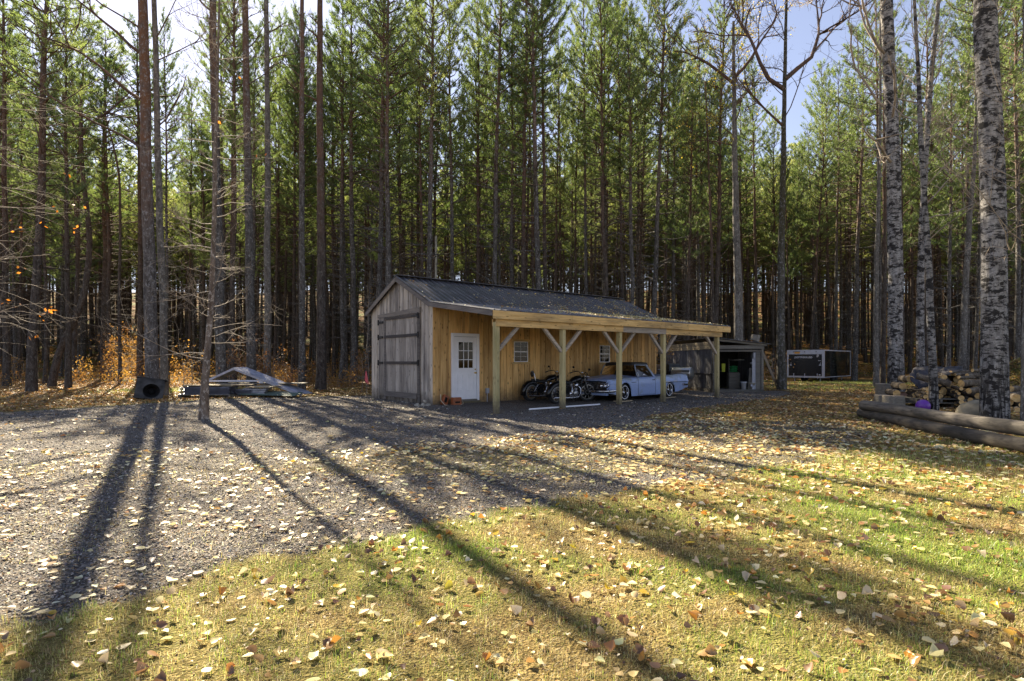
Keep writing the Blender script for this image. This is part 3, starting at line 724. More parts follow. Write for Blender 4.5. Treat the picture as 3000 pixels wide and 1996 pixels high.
    # windows
    for (a, b, z0, z1) in ((3.39, 4.06, 1.39, 2.135), (7.97, 8.59, 1.37, 2.07)):
        def fr(m):
            t = .026; m.box((a, -.035, z0), (a + t, .02, z1)); m.box((b - t, -.035, z0), (b, .02, z1)); m.box((a + t, -.035, z0), (b - t, .02, z0 + t)); m.box((a + t, -.035, z1 - t), (b - t, .02, z1))
            zm = (z0 + z1) / 2; m.box((a + t, -.038, zm - .02), (b - t, .018, zm + .02))
        wf = one(fr, M['white'], 'window', T)
        one(lambda m: m.box((a + .03, -.012, z0 + .03), (b - .03, -.006, z1 - .03)), M['glass'], 'pane', wf)
        def mu(m):
            xm = (a + b) / 2; m.box((xm - .004, -.025, z0 + .035), (xm + .004, -.0125, z1 - .035))
            for f in (.27, .77): zz = z0 + (z1 - z0) * f; m.box((a + .035, -.024, zz - .004), (b - .035, -.0128, zz + .004))
        one(mu, M['white'], 'muntin', wf)
        def tr(m): m.box((a - .10, -.04, z1 + .003), (b + .10, -.0105, z1 + .085)); m.box((a - .10, -.04, z0 - .075), (b + .10, -.0105, z0 - .003)); m.box((a - .07, -.036, z0 - .002), (a - .003, -.0105, z1 + .002)); m.box((b + .003, -.036, z0 - .002), (b + .07, -.0105, z1 + .002))
        one(tr, M['honey_x'], 'window_trim', T)
    def eb(m): m.box((2.12, -.085, .30), (2.24, -.011, .48)); m.tube([(2.18, -.04, .30), (2.18, -.04, -.04)], .016, 8)
    one(eb, M['grey_plastic'], 'outlet_box', T, .004)
    # leaves lying on the roof: real leaves scattered over both slopes
    a_ = Acc(); n = 11000; lx = rng.uniform(x0, x1, n); ly = rng.uniform(-3.45, pk, n)
    dens = np.clip((lx - 1.5) / 8, .06, 1) * np.clip(.5 + .8 * wav(lx, ly, 2.3, 3), 0, 1.3) * np.where(ly > 0, .45 + .5 * (ly < 1.0), .6 + .6 * (lx > 5)); k = rng.random(n) < dens; lx, ly = lx[k], ly[k]
    zz = np.where(ly > -.1, PZ + .05 - (pk - ly) * (PZ + .05 - EZ) / (pk + .12), EZ + .02 + (ly - .02) * (EZ + .02 - 2.835) / 3.52)
    V_, F_, c_ = leaves(lx, ly, rng.uniform(.045, .085, len(lx)), pick(PALE + [(2, .40, .22, .06), (3, .6, .42, .12)], len(lx)), tilt=.4, detail=False, zf=zz, lift=.03)
    a_.add(V_, F_, c_); o = ob('roof_litter', a_.mesh('roof_litter', M['leafcol']), T); o['kind'] = 'stuff'
    return T
SH = shed()
def SL(x, y, z=0.): return Vector((C0.x + x * UX - y * UY, C0.y + x * UY + y * UX, z))

# orange tool cases with a loop of hose, stones at the corner, the white pipe
T = thing('level_case', 'orange plastic case leaning against the shed wall left of the white door', 'case', tuple(SL(.30, -.17, -.05)), SHED_A, rot=(R(-14), R(26), SHED_A))
one(lambda m: m.box((-.11, -.06, .03), (.11, .06, .38)), M['orange_case'], 'case_body', T, .02)
one(lambda m: m.box((-.05, -.069, .12), (.04, -.061, .30)), M['soot_dark'], 'case_slot', T)
T = thing('tool_case', 'orange plastic case lying at the foot of the white door', 'case', tuple(SL(.68, -.34, -.05)), SHED_A)
one(lambda m: m.box((-.16, -.09, .01), (.17, .09, .28)), M['orange_case'], 'case_body', T, .025)
one(lambda m: m.box((-.09, -.098, .10), (.10, -.091, .15)), M['soot_dark'], 'case_handle', T)
pts = [SL(.16, -.22, .34), SL(.12, -.3, .15), SL(.22, -.38, .0), SL(.42, -.5, -.03), SL(.7, -.52, -.03), SL(.9, -.44, .02), SL(.92, -.32, .16)]
hs = MB(M['rope']); hs.tube(pts, .012, 6); tag(hs.build('hose'), 'pale thin hose looped in front of the orange cases', 'hose')
for k, (a, b, r_, lb) in enumerate(((-.25, -.14, .075, 'pale round stone at the right end of the heap by the shed corner'), (-.42, -.12, .09, 'pale stone in the middle of the heap by the shed corner'), (-.33, -.18, .07, 'small front stone of the heap by the shed corner'), (-.58, -.02, .085, 'pale stone at the left end of the heap by the shed corner'), (-.36, -.1, .06, 'topmost pale stone of the heap by the shed corner'), (-.48, -.2, .055, 'smallest flat stone of the heap by the shed corner'))):
    m = MB(M['stone']); zc = .13 if k == 4 else r_ * .6 - .05; m.ball((0, 0, 0), (r_ * 1.15, r_, r_ * .8), 0, 12, .25); o = m.build('stone'); o.location = SL(a, b, zc); o.rotation_euler = (random.random(), 0, random.random() * 3)
    tag(o, lb, 'stone', 'pale stones heaped by the shed corner')
pa, pb = G(1551, 1204), G(1757, 1189)
m = MB(M['white_pipe']); m.tube([pa + Vector((0, 0, .045)), pb + Vector((0, 0, .045))], .028, 10); tag(m.build('pipe'), 'long white plastic pipe lying on the gravel in front of the motorcycles', 'pipe')
m = MB(M['pink']); 
T = thing('survey_stake', 'thin stake with a pink ribbon left of the grey gable', 'stake', tuple(G(1073, 1163)))
one(lambda m: m.box((-.012, -.012, 0), (.012, .012, 1.02)), M['oldwood'], 'stake_post', T)
def rib(m):
    m.add([(-.02, -.016, 1.08), (.02, -.018, 1.06), (.05, -.03, .62), (-.005, -.02, .55), (-.06, -.03, .72)], [(0, 1, 2, 3, 4)]); m.add([(-.01, -.02, 1.0), (.03, -.022, 1.0), (.11, -.04, .55), (.07, -.03, .5)], [(0, 1, 2, 3)])
one(rib, M['pink'], 'ribbon', T)

# ---------------------------------------------------------------- motorcycles
def wheel_unused(m, c, r, wd, mats, spokes=9, rim=.78, whitewall=None):
    """mats = (tyre, rim)  axis y"""
    ty, al = mats
    prof = [(r * .74, -wd * .42), (r * .86, -wd * .5), (r * .96, -wd * .36), (r, 0), (r * .96, wd * .36), (r * .86, wd * .5), (r * .74, wd * .42), (r * .74, -wd * .42)]
    m.lathe(prof, 36, ty, c, 'y')
def moto(label, loc, rz, seat_back=False, lean=R(6)):
    T = thing('motorcycle', label, 'motorcycle', tuple(loc), rz, 'motorcycles under the lean-to', rot=(lean, 0, rz))
    RW, FW, WB = .34, .36, 1.62
    for nm, cx_, r, wd in (('rear_wheel', 0, RW, .17), ('front_wheel', WB, FW, .12)):
        m = MB([M['rubber'], M['dark_alu'], M['iron']]); c = (0, 0, 0)
        m.lathe([(r * .74, -wd * .4), (r * .88, -wd * .5), (r * .97, -wd * .34), (r, 0), (r * .97, wd * .34), (r * .88, wd * .5), (r * .74, wd * .4), (r * .72, 0), (r * .74, -wd * .4)], 40, 0, c, 'y')
        wo = m.build(nm, T); wo.location = (cx_, 0, r); wo.rotation_euler = (0, 0, R(-24) if cx_ else 0)
        m = MB([M['dark_alu'], M['iron']])
        m.lathe([(r * .70, -wd * .42), (r * .76, -wd * .44), (r * .76, wd * .44), (r * .70, wd * .42), (r * .68, 0), (r * .70, -wd * .42)], 40, 0, c, 'y')
        for k in range(9):
            a = 2 * math.pi * k / 9 + .2
            m.beam((.04 * math.cos(a), -.02, .04 * math.sin(a)), (r * .71 * math.cos(a), -.01, r * .71 * math.sin(a)), .02, .035, up=(0, 1, 0))
        m.lathe([(0, -.075), (.05, -.075), (.055, -.03), (.055, .03), (.05, .075), (0, .075)], 18, 1, c, 'y')
        m.lathe([(.09, -.062), (.135, -.062), (.135, -.057), (.09, -.057), (.09, -.062)], 24, 1, c, 'y')
        m.build('rim', wo)
    def fend(m, cx_, r, a0, a1, wd):
        n = 16; vs = []; fs = []
        for i in range(n + 1):
            a = a0 + (a1 - a0) * i / n
            for (rr, yy) in ((r - .07, -wd), (r - .01, -wd), (r + .02, -wd * .6), (r + .03, 0), (r + .02, wd * .6), (r - .01, wd), (r - .07, wd)): vs.append((cx_ + rr * math.cos(a), yy, RW + rr * math.sin(a)))
        for i in range(n):
            for j in range(6): q = i * 7 + j; fs.append((q, q + 1, q + 8, q + 7))
        m.add(vs, fs, 0, smooth=True)
    one(lambda m: fend(m, 0, RW + .06, R(15), R(195), .11), M['tank'], 'rear_fender', T)
    one(lambda m: fend(m, WB, FW + .04, R(30), R(130), .075), M['tank'], 'front_fender', T)
    def frame(m):
        for s in (-1, 1):
            m.tube([(0, s * .12, RW), (.45, s * .12, .33), (.55, s * .13, .17), (1.05, s * .13, .17), (1.2, s * .06, .55), (1.28, 0, .86)], .017, 8)
            m.tube([(.02, s * .13, .66), (.45, s * .11, .62), (.8, s * .05, .78), (1.27, 0, .84)], .017, 8)
        m.tube([(.03, -.14, RW), (.38, -.14, .60)], .026, 8, 0); m.box((.33, -.11, .34), (.56, .11, .60))
    one(frame, M['black'], 'frame', T)
    def shocks(m):
        for s in (-1, 1): m.tube([(.05, s * .155, RW + .03), (.24, s * .155, .63)], [.012, .012], 8)
        for s in (-1, 1):
            for k in range(7): f = k / 7; m.lathe([(.024, -.008), (.03, 0), (.024, .008)], 10, 0, (.07 + .15 * f, s * .155, RW + .07 + .24 * f))
    one(shocks, M['chrome'], 'shock_absorber', T)
    def forks(m):
        for s in (-1, 1): m.tube([(WB, s * .095, FW), (1.42, s * .095, .66), (1.29, s * .095, .98)], [.028, .024, .02], 10)
        m.box((1.27, -.13, .80), (1.37, .13, .83)); m.box((1.25, -.13, .94), (1.33, .13, .965))
    one(forks, M['alu'], 'front_fork', T)
    def hl(m): m.ball((1.42, 0, .86), (.11, .09, .09), 0, 16); m.lathe([(0, 0), (.078, .0), (.086, -.02)], 18, 1, (1.515, 0, .86), 'x')
    one(hl, [M['black'], M['chrome']], 'headlight', T)
    def hb(m):
        m.tube([(1.10, -.40, 1.02), (1.17, -.34, 1.05), (1.27, -.16, 1.10), (1.29, -.06, 1.0), (1.29, .06, 1.0), (1.27, .16, 1.10), (1.17, .34, 1.05), (1.10, .40, 1.02)], .013, 8)
        for s in (-1, 1): m.tube([(1.06, s * .41, 1.0), (1.15, s * .355, 1.04)], .02, 8); m.tube([(1.2, s * .3, 1.06), (1.22, s * .36, 1.2)], .005, 5); m.ball((1.21, s * .38, 1.22), (.015, .06, .04), 0, 10); m.tube([(1.24, s * .2, 1.1), (1.14, s * .36, 1.09)], .006, 5)
    one(hb, M['iron'], 'handlebar', T)
    def gauge(m): m.lathe([(0, .04), (.045, .04), (.045, -.02), (0, -.02)], 16, 0, (1.27, 0, 1.06)); m.tube([(1.30, -.15, .95), (1.5, -.15, .93)], .02, 8)
    one(gauge, M['chrome'], 'speedometer', T)
    def tank(m):
        n = 14; secs = [(.66, .04, .05, .70), (.74, .11, .10, .745), (.88, .155, .135, .79), (1.04, .15, .14, .82), (1.16, .11, .11, .85), (1.24, .05, .05, .875)]; vs = []; fs = []
        for (x, wy, hh, zc) in secs:
            for j in range(n): a = 2 * math.pi * j / n; vs.append((x, wy * math.copysign(abs(math.cos(a)) ** .8, math.cos(a)), zc + hh * (math.sin(a) if math.sin(a) > 0 else .55 * math.sin(a))))
        for i in range(len(secs) - 1):
            for j in range(n): fs.append((i * n + j, i * n + (j + 1) % n, (i + 1) * n + (j + 1) % n, (i + 1) * n + j))
        fs.append(tuple(range(n))); fs.append(tuple(range(len(vs) - 1, len(vs) - n - 1, -1))); m.add(vs, fs, 0, smooth=True)
    one(tank, M['tank'], 'fuel_tank', T)
    def seat(m):
        m.ball((.50, 0, .72), (.26, .15, .07), 0, 18); m.ball((.20, 0, .77), (.20, .11, .05), 0, 16)
    one(seat, M['leather'], 'seat', T)
    if seat_back:
        def sb(m):
            for s in (-1, 1): m.tube([(.14, s * .12, .66), (.04, s * .1, 1.02), (.0, 0, 1.10)], .011, 6)
        one(sb, M['chrome'], 'sissy_bar', T)
        one(lambda m: m.ball((.04, 0, 1.0), (.05, .10, .12), 0, 14), M['leather'], 'back_pad', T)
    def eng(m):
        m.box((.58, -.12, .20), (1.0, .12, .40), 0); m.lathe([(0, -.155), (.10, -.15), (.115, -.12), (.115, .12), (0, .13)], 22, 0, (.90, 0, .34), 'y'); m.lathe([(0, -.15), (.085, -.145), (.09, -.12)], 20, 1, (.66, 0, .33), 'y')
        for a, x0_ in ((R(22), .88), (R(-22), .78)):
            d = Vector((math.sin(a), 0, math.cos(a))); 
            for k in range(9):
                p = Vector((x0_, 0, .42)) + d * (.02 + k * .026); q = p + d * .012
                m.beam(p, q, .17, .15 - .004 * k, up=(1, 0, 0), mi=0)
            p = Vector((x0_, 0, .42)) + d * .01; m.beam(p, p + d * .27, .12, .10, up=(1, 0, 0), mi=1)
            m.tube([(x0_, -.11, .42), tuple(Vector((x0_, -.06, .42)) + d * .27)], .011, 8, 1)
    one(eng, [M['alu'], M['chrome']], 'engine', T)
    one(lambda m: (m.lathe([(0, -.20), (.075, -.195), (.088, -.17), (.088, -.10), (.04, -.06)], 22, 0, (.86, 0, .63), 'y')), M['chrome'], 'air_cleaner', T)
    def ex(m):
        m.tube([(1.0, -.08, .62), (1.10, -.13, .52), (1.10, -.155, .34), (1.0, -.165, .22), (.7, -.165, .20)], .021, 8)
        m.tube([(.72, -.08, .60), (.64, -.15, .48), (.66, -.165, .30), (.74, -.166, .20)], .021, 8)
        m.tube([(.72, -.166, .20), (.1, -.175, .22), (-.25, -.18, .24)], [.024, .038, .042], 10)
    one(ex, M['chrome'], 'exhaust_pipe', T)
    one(lambda m: (m.tube([(-.34, 0, .60), (-.37, 0, .60)], .03, 12)), M['iron'], 'tail_light', T)
    one(lambda m: m.tube([(.55, .14, .22), (.50, .30, -.0)], .012, 6), M['iron'], 'kickstand', T)
    return T
p2 = G(1626, 1184); d2 = math.atan2(.66, .75)
moto('black motorcycle in front, its front wheel beside the blue car', (p2.x, p2.y, GZ + .01), d2)
p1 = G(1553, 1180.0); moto('black motorcycle further back with a raised backrest, half behind the other', (p1.x, p1.y + .25, GZ + .03), d2 - .02, True, R(5))

# ---------------------------------------------------------------- the old blue coupe utility
def car():
    A = R(44); O = Vector((3.50, 20.30, GZ + .035))
    T = thing('pickup_car', 'low light blue vintage car pickup with chrome wheels and faded paint under the lean-to', 'car', tuple(O + Vector((-math.sin(A), math.cos(A), 0)) * .98), A)
    Lc = 5.45; ip = np.interp; XF, XR, RA, WZ = .90, 3.98, .375, .30
    W_ = lambda x: ip(x, [0, .06, .25, .8, 2.6, 4.4, 5.1, 5.3], [.80, .90, .965, .985, .995, .99, .955, .93])
    ZE = lambda x: ip(x, [0, .1, .5, 1.5, 2.2, 3.0, 4.0, 4.7, 5.1, 5.3], [.745, .785, .80, .825, .835, .845, .875, .915, .915, .885])
    ZC = lambda x: ip(x, [0, .1, .5, 1.0, 1.5, 2.9], [.75, .80, .865, .905, .93, .86])
    def ZS(x):
        z = ip(x, [0, .3, 1.3, 3.6, 4.7, 5.3], [.30, .24, .15, .15, .22, .34])
        for c in (XF, XR):
            d = abs(x - c)
            if d < RA: z = max(z, WZ - .02 + math.sqrt(RA * RA - d * d) * (1 if c == XF else .82))
        return z
    xs = sorted(set(list(np.round(np.arange(0, Lc + .001, .05), 3)) + [Lc] + [XF - RA, XF + RA, XR - RA, XR + RA]))
    prof = []
    for x in xs:
        w_, ze, zc, zs = W_(x), ZE(x), ZC(x), ZS(x); bed = 2.98 < x < 5.14
        crease = ip(x, [0, 3.2, 3.6, 5.3], [0, 0, .03, .035])
        row = [(w_ * .97, zs), (w_, max(zs + .02, .38)), (w_ + crease * .2, max(zs + .04, .56)), (w_ + crease, max(zs + .05, .62)), (w_ - .012, max(zs + .06, ze - .15)), (w_ - .03, ze - .06), (w_ - .075, ze), (w_ - .16, ze + .008)]
        if bed: row += [(w_ - .22, ze - .01), (w_ - .23, .48), (.3, .47), (0, .47)]
        else:
            hs_ = lambda f: ze + .008 + (zc - ze - .008) * f
            row += [(w_ - .27, hs_(.25)), (.48, hs_(.72)), (.2, hs_(.95)), (0, hs_(1.0))]
        prof.append(row)
    vs = []; fs = []; K = len(prof[0]); nx_ = len(xs)
    for s in (-1, 1):
        o = len(vs)
        for x, row in zip(xs, prof):
            for (yy, zz) in row: vs.append((x, s * yy, zz))
        for i in range(nx_ - 1):
            for j in range(K - 1):
                q = o + i * K + j; f = (q, q + 1, q + K + 1, q + K); fs.append(f if s < 0 else f[::-1])
    m = MB(M['paint']); m.add(vs, fs, 0, smooth=True)
    # tail end and nose lip
    m.add([(Lc, -.91, .34), (Lc, .91, .34), (Lc, .93, .6), (Lc, .80, .86), (Lc, -.80, .86), (Lc, -.93, .6)], [(0, 1, 2, 3, 4, 5)])
    m.box((-.06, -.84, .735), (.03, .84, .765)); body = m.build('body', T)
    sm_ = body.modifiers.new('crease', 'EDGE_SPLIT'); sm_.split_angle = R(22)
    m = MB(M['interior']); m.box((.2, -.80, .2), (5.2, .80, .46)); m.box((.16, -.84, .30), (.20, .84, .70)); m.build('underbody', T)
    # grille recess with bars and emblem
    m = MB([M['iron'], M['chrome']])
    m.box((.02, -.86, .42), (.155, .86, .70), 0)
    for k in range(6): z = .46 + k * .04; m.box((.0, -.62, z), (.018, .62, z + .012), 1)
    m.box((-.02, -.012, .53), (-.002, .012, .66), 1); m.add([(-.022, -.2, .60), (-.022, 0, .57), (-.022, .2, .60), (-.022, 0, .585)], [(0, 1, 2, 3)], 1)
    g = m.build('grille', T)
    m = MB(M['paint']); 
    for s in (-1, 1): m.tube([(.0, s * .55, .735), (.0, s * .82, .72), (.02, s * .90, .62), (.02, s * .91, .52), (.0, s * .82, .44)], .022, 8)
    m.build('headlight_brow', T)
    for s in (-1, 1):
        for yy in (.62, .80):
            m = MB([M['chrome'], M['glass']]); m.lathe([(.0, .03), (.05, .02), (.078, -.01), (.09, -.02), (.095, .03)], 22, 0, (-.012, s * yy, .575), 'x'); m.build('headlight', T)
    def bump_(m):
        m.tube([(.45, -1.0, .40), (.12, -.99, .385), (-.06, -.86, .37), (-.10, -.4, .36), (-.11, 0, .355), (-.10, .4, .36), (-.06, .86, .37), (.12, .99, .385), (.45, 1.0, .40)], [.03, .05, .055, .055, .05, .055, .055, .05, .03], 12)
    one(bump_, M['chrome'], 'bumper', T)
    one(lambda m: m.tube([(4.9, -1.0, .50), (5.3, -.97, .47), (5.40, -.7, .45), (5.42, 0, .44), (5.40, .7, .45), (5.3, .97, .47), (4.9, 1.0, .50)], .045, 10), M['chrome'], 'bumper', T)
    one(lambda m: m.box((-.0, -.78, .21), (.12, .78, .33)), M['paint'], 'front_valance', T, .01)
    # doors: thin gaps read as dark seams, plus handle and badge
    m = MB(M['iron'])
    for x in (1.70, 2.86):
        pts = [(x, -W_(x) - .002, .18), (x, -W_(x) - .004, .45), (x, -W_(x) - .003, .6), (x, -W_(x) + .010, .74), (x, -W_(x) + .028, .80)]; m.tube(pts, .005, 4)
    m.tube([(1.70, -.994, .185), (2.86, -.998, .185)], .005, 4); sd = m.build('door_seam', T)
    one(lambda m: (m.tube([(2.62, -1.02, .73), (2.78, -1.02, .73)], .012, 8), m.ball((2.78, -1.0, .73), .02, 0, 10)), M['iron'], 'door_handle', T)
    one(lambda m: (m.box((1.25, -1.0, .655), (1.55, -.992, .67)), m.box((3.3, -1.03, .60), (5.2, -1.012, .612))), M['iron'], 'side_trim', T)
    one(lambda m: (m.box((3.5, -1.026, .615), (3.9, -1.008, .655)), m.box((4.15, -1.03, .625), (4.4, -1.012, .66))), M['trailer_white'], 'primer_patch', T)
    # cabin
    RZ = 1.345; roofp = [(1.80, -.62), (1.88, -.70), (2.80, -.70), (2.84, -.62), (2.84, .62), (2.80, .70), (1.88, .70), (1.80, .62)]
    m = MB(M['leather']); n = len(roofp)
    m.add([(x, y, RZ - .065) for x, y in roofp] + [(x + (.03 if x < 2.3 else -.03), y * .96, RZ + .035) for x, y in roofp] + [(2.3 + (x - 2.3) * .75, y * .75, RZ + .065) for x, y in roofp],
          [tuple(range(n - 1, -1, -1))] + [(i, (i + 1) % n, n + (i + 1) % n, n + i) for i in range(n)] + [(n + i, n + (i + 1) % n, 2 * n + (i + 1) % n, 2 * n + i) for i in range(n)] + [tuple(range(2 * n, 3 * n))], 0, smooth=False)
    m.build('roof', T)
    def pil(m):
        for s in (-1, 1):
            m.tube([(1.86, s * .86, .85), (1.80, s * .83, .98), (1.86, s * .71, RZ - .06)], [.022, .02, .02], 8)
            m.hexa([(2.86, s * .88 - .02, .85), (3.00, s * .88 - .02, .85), (3.00, s * .88 + .02, .85), (2.86, s * .88 + .02, .85), (2.58, s * .70 - .02, RZ - .05), (2.70, s * .70 - .02, RZ - .05), (2.70, s * .70 + .02, RZ - .05), (2.58, s * .70 + .02, RZ - .05)])
            m.beam((1.86, s * .705, RZ - .055), (2.66, s * .705, RZ - .055), .035, .035)
    one(pil, M['paint'], 'pillar', T)
    one(lambda m: [m.tube([(1.90, s * .875, .85), (1.86, s * .85, .99), (1.90, s * .725, RZ - .06), (2.5, s * .725, RZ - .07), (2.60, s * .725, RZ - .07)], .011, 6) for s in (-1, 1)], M['chrome'], 'window_trim', T)
    m = MB(M['carglass'])
    m.add([(1.50, -.55, .93), (1.47, 0, .935), (1.50, .55, .93), (1.82, .60, RZ - .06), (1.80, 0, RZ - .055), (1.82, -.60, RZ - .06), (1.80, -.84, .86), (1.80, .84, .86), (1.86, .70, RZ - .06), (1.86, -.70, RZ - .06)],
          [(0, 1, 4, 5), (1, 2, 3, 4), (6, 0, 5, 9), (2, 7, 8, 3)], 0, smooth=True); m.build('windshield', T)
    for s in (-1, 1): m = MB(M['carglass']); m.add([(1.9, s * .86, .86), (2.86, s * .875, .86), (2.60, s * .70, RZ - .07), (1.9, s * .71, RZ - .07)], [(0, 1, 2, 3)]); m.build('side_window', T)
    m = MB(M['carglass']); m.add([(2.98, -.8, .87), (2.98, .8, .87), (2.80, .62, RZ - .06), (2.80, -.62, RZ - .06)], [(0, 1, 2, 3)]); m.build('rear_window', T)
    one(lambda m: (m.box((2.45, -.75, .45), (2.80, .75, 1.05)), m.box((2.0, -.75, .40), (2.45, .75, .62))), M['seat'], 'bench_seat', T, .04)
    def stw(m):
        pts = []
        for k in range(25): a = 2 * math.pi * k / 24; pts.append((2.02 - .08 * math.sin(a), -.36 + .2 * math.cos(a), 1.0 + .18 * math.sin(a)))
        m.tube(pts, .012, 6, caps=False); m.tube([(2.02, -.36, 1.0), (1.8, -.36, .88)], .02, 6); m.tube([(2.02, -.55, 1.0), (2.02, -.17, 1.0)], .01, 5)
    one(stw, M['seat'], 'steering_wheel', T)
    def mir(m): m.ball((1.98, -1.03, .93), (.05, .04, .055), 0, 12); m.tube([(2.0, -.93, .84), (1.99, -1.0, .92)], .01, 6)
    one(mir, M['chrome'], 'wing_mirror', T)
    for cx_, s in ((XF, -1), (XR, -1), (XF, 1), (XR, 1)):
        r = .315; y = s * .84
        m = MB([M['rubber'], M['white']]); m.lathe([(.2, -.09), (.27, -.1), (.305, -.08), (r, 0), (.305, .08), (.27, .1), (.2, .09)], 40, 0, (cx_, y, .305), 'y')
        m.lathe([(.225, s * .101), (.245, s * .103)], 40, 1, (cx_, y, .305), 'y'); wo = m.build('wheel', T)
        m = MB(M['chrome']); c = (cx_, y, .305)
        m.lathe([(.215, s * .085), (.205, s * .07), (.19, s * .0), (.19, -s * .07)], 40, 0, c, 'y'); m.lathe([(0, s * .075), (.045, s * .07), (.055, s * .04), (.055, s * -.03)], 18, 0, c, 'y')
        for k in range(5):
            a = 2 * math.pi * k / 5 + .3; ca, sa = math.cos(a), math.sin(a)
            m.hexa([(cx_ + .03 * ca - .028 * sa, y, .305 + .03 * sa + .028 * ca), (cx_ + .03 * ca + .028 * sa, y, .305 + .03 * sa - .028 * ca), (cx_ + .03 * ca + .028 * sa, y + s * .055, .305 + .03 * sa - .028 * ca), (cx_ + .03 * ca - .028 * sa, y + s * .055, .305 + .03 * sa + .028 * ca),
                    (cx_ + .2 * ca - .02 * sa, y - .0, .305 + .2 * sa + .02 * ca), (cx_ + .2 * ca + .02 * sa, y, .305 + .2 * sa - .02 * ca), (cx_ + .2 * ca + .02 * sa, y + s * .04, .305 + .2 * sa - .02 * ca), (cx_ + .2 * ca - .02 * sa, y + s * .04, .305 + .2 * sa + .02 * ca)])
        m.build('rim', wo)
        m = MB(M['iron']); m.lathe([(0, -s * .06), (.19, -s * .06)], 30, 0, c, 'y'); m.build('brake_drum', wo)
    # boards under the visible wheels
    for x_, lb in ((XF, 'short tan board under the front wheel of the blue car'), (XR, 'short tan board under the rear wheel of the blue car')):
        o = one(lambda m: m.box((-.38, -.15, -.03), (.38, .15, .005)), M['ply'], 'board'); o.matrix_world = T.matrix_basis @ Matrix.Translation((x_, -.86, .0)); tag(o, lb, 'board')
    return T
CAR = car()

# grills behind the car
def grill_barrel():
    p = P(1999, 1120, 26.5); p.z = GZ
    T = thing('barrel_smoker', 'horizontal barrel smoker with a shiny lid behind the tail of the blue car', 'smoker', tuple(p), R(52))
    m = MB([M['silver'], M['dull']]); n = 22
    for half, mi in ((1, 0), (0, 0)):
        pass
    m.lathe([(0, -.45), (.27, -.45), (.28, -.43), (.28, .43), (.27, .45), (0, .45)], 30, 0, (0, 0, .92), 'y'); m.build('barrel', T)
    one(lambda m: m.lathe([(0, -.458), (.262, -.455), (.262, -.451)], 28, 0, (0, 0, .92), 'y'), M['dull'], 'end_plate', T)
    one(lambda m: [m.beam((sx * .2, sy * .35, 0), (sx * .2, sy * .35, .72), .04, .04) for sx in (-1, 1) for sy in (-1, 1)], M['iron'], 'stand', T)
    one(lambda m: m.tube([(-.30, -.2, .95), (-.34, -.2, .95), (-.34, .2, .95), (-.30, .2, .95)], .012, 6), M['chrome'], 'lid_handle', T)
grill_barrel()
def gas_grill(px_, Yd, w_, rz, mats, label, hgt):
    p = P(px_, 1120, Yd); p.z = GZ; T = thing('grill', label, 'grill', tuple(p), rz)
    n = 9; m = MB(M[mats]); vs = []; fs = []
    for xx in (-w_ / 2, w_ / 2):
        for k in range(n): a = math.pi * k / (n - 1); vs.append((xx * (1 - .12 * math.sin(a)), -.26 * math.cos(a), hgt - .34 + .34 * math.sin(a) ** .7))
    for k in range(n - 1): fs.append((k, k + 1, n + k + 1, n + k))
    fs += [tuple(range(n - 1, -1, -1)), tuple(range(n, 2 * n))]; m.add(vs, fs, 0); m.build('lid', T)
    one(lambda m: (m.box((-w_ / 2, -.27, hgt - .56), (w_ / 2, .27, hgt - .35)), m.box((-w_ / 2 - .3, -.22, hgt - .40), (-w_ / 2 - .01, .22, hgt - .37)), m.box((w_ / 2 + .01, -.22, hgt - .40), (w_ / 2 + .3, .22, hgt - .37))), M['iron'], 'firebox', T)
    one(lambda m: m.tube([(-w_ * .3, -.29, hgt - .24), (-w_ * .3, -.33, hgt - .24), (w_ * .3, -.33, hgt - .24), (w_ * .3, -.29, hgt - .24)], .012, 6), M['chrome'], 'lid_handle', T)
    one(lambda m: [m.beam((sx * w_ * .42, sy * .2, 0), (sx * w_ * .42, sy * .2, hgt - .56), .04, .04) for sx in (-1, 1) for sy in (-1, 1)], M['iron'], 'leg', T)
gas_grill(1972, 27.5, .62, R(8), 'lid', 'grill with a dark green grey lid behind the bed of the blue car', 1.36)
gas_grill(1928, 27.0, .56, R(8), 'rust', 'grill with a rusty brown lid behind the cab of the blue car', 1.33)
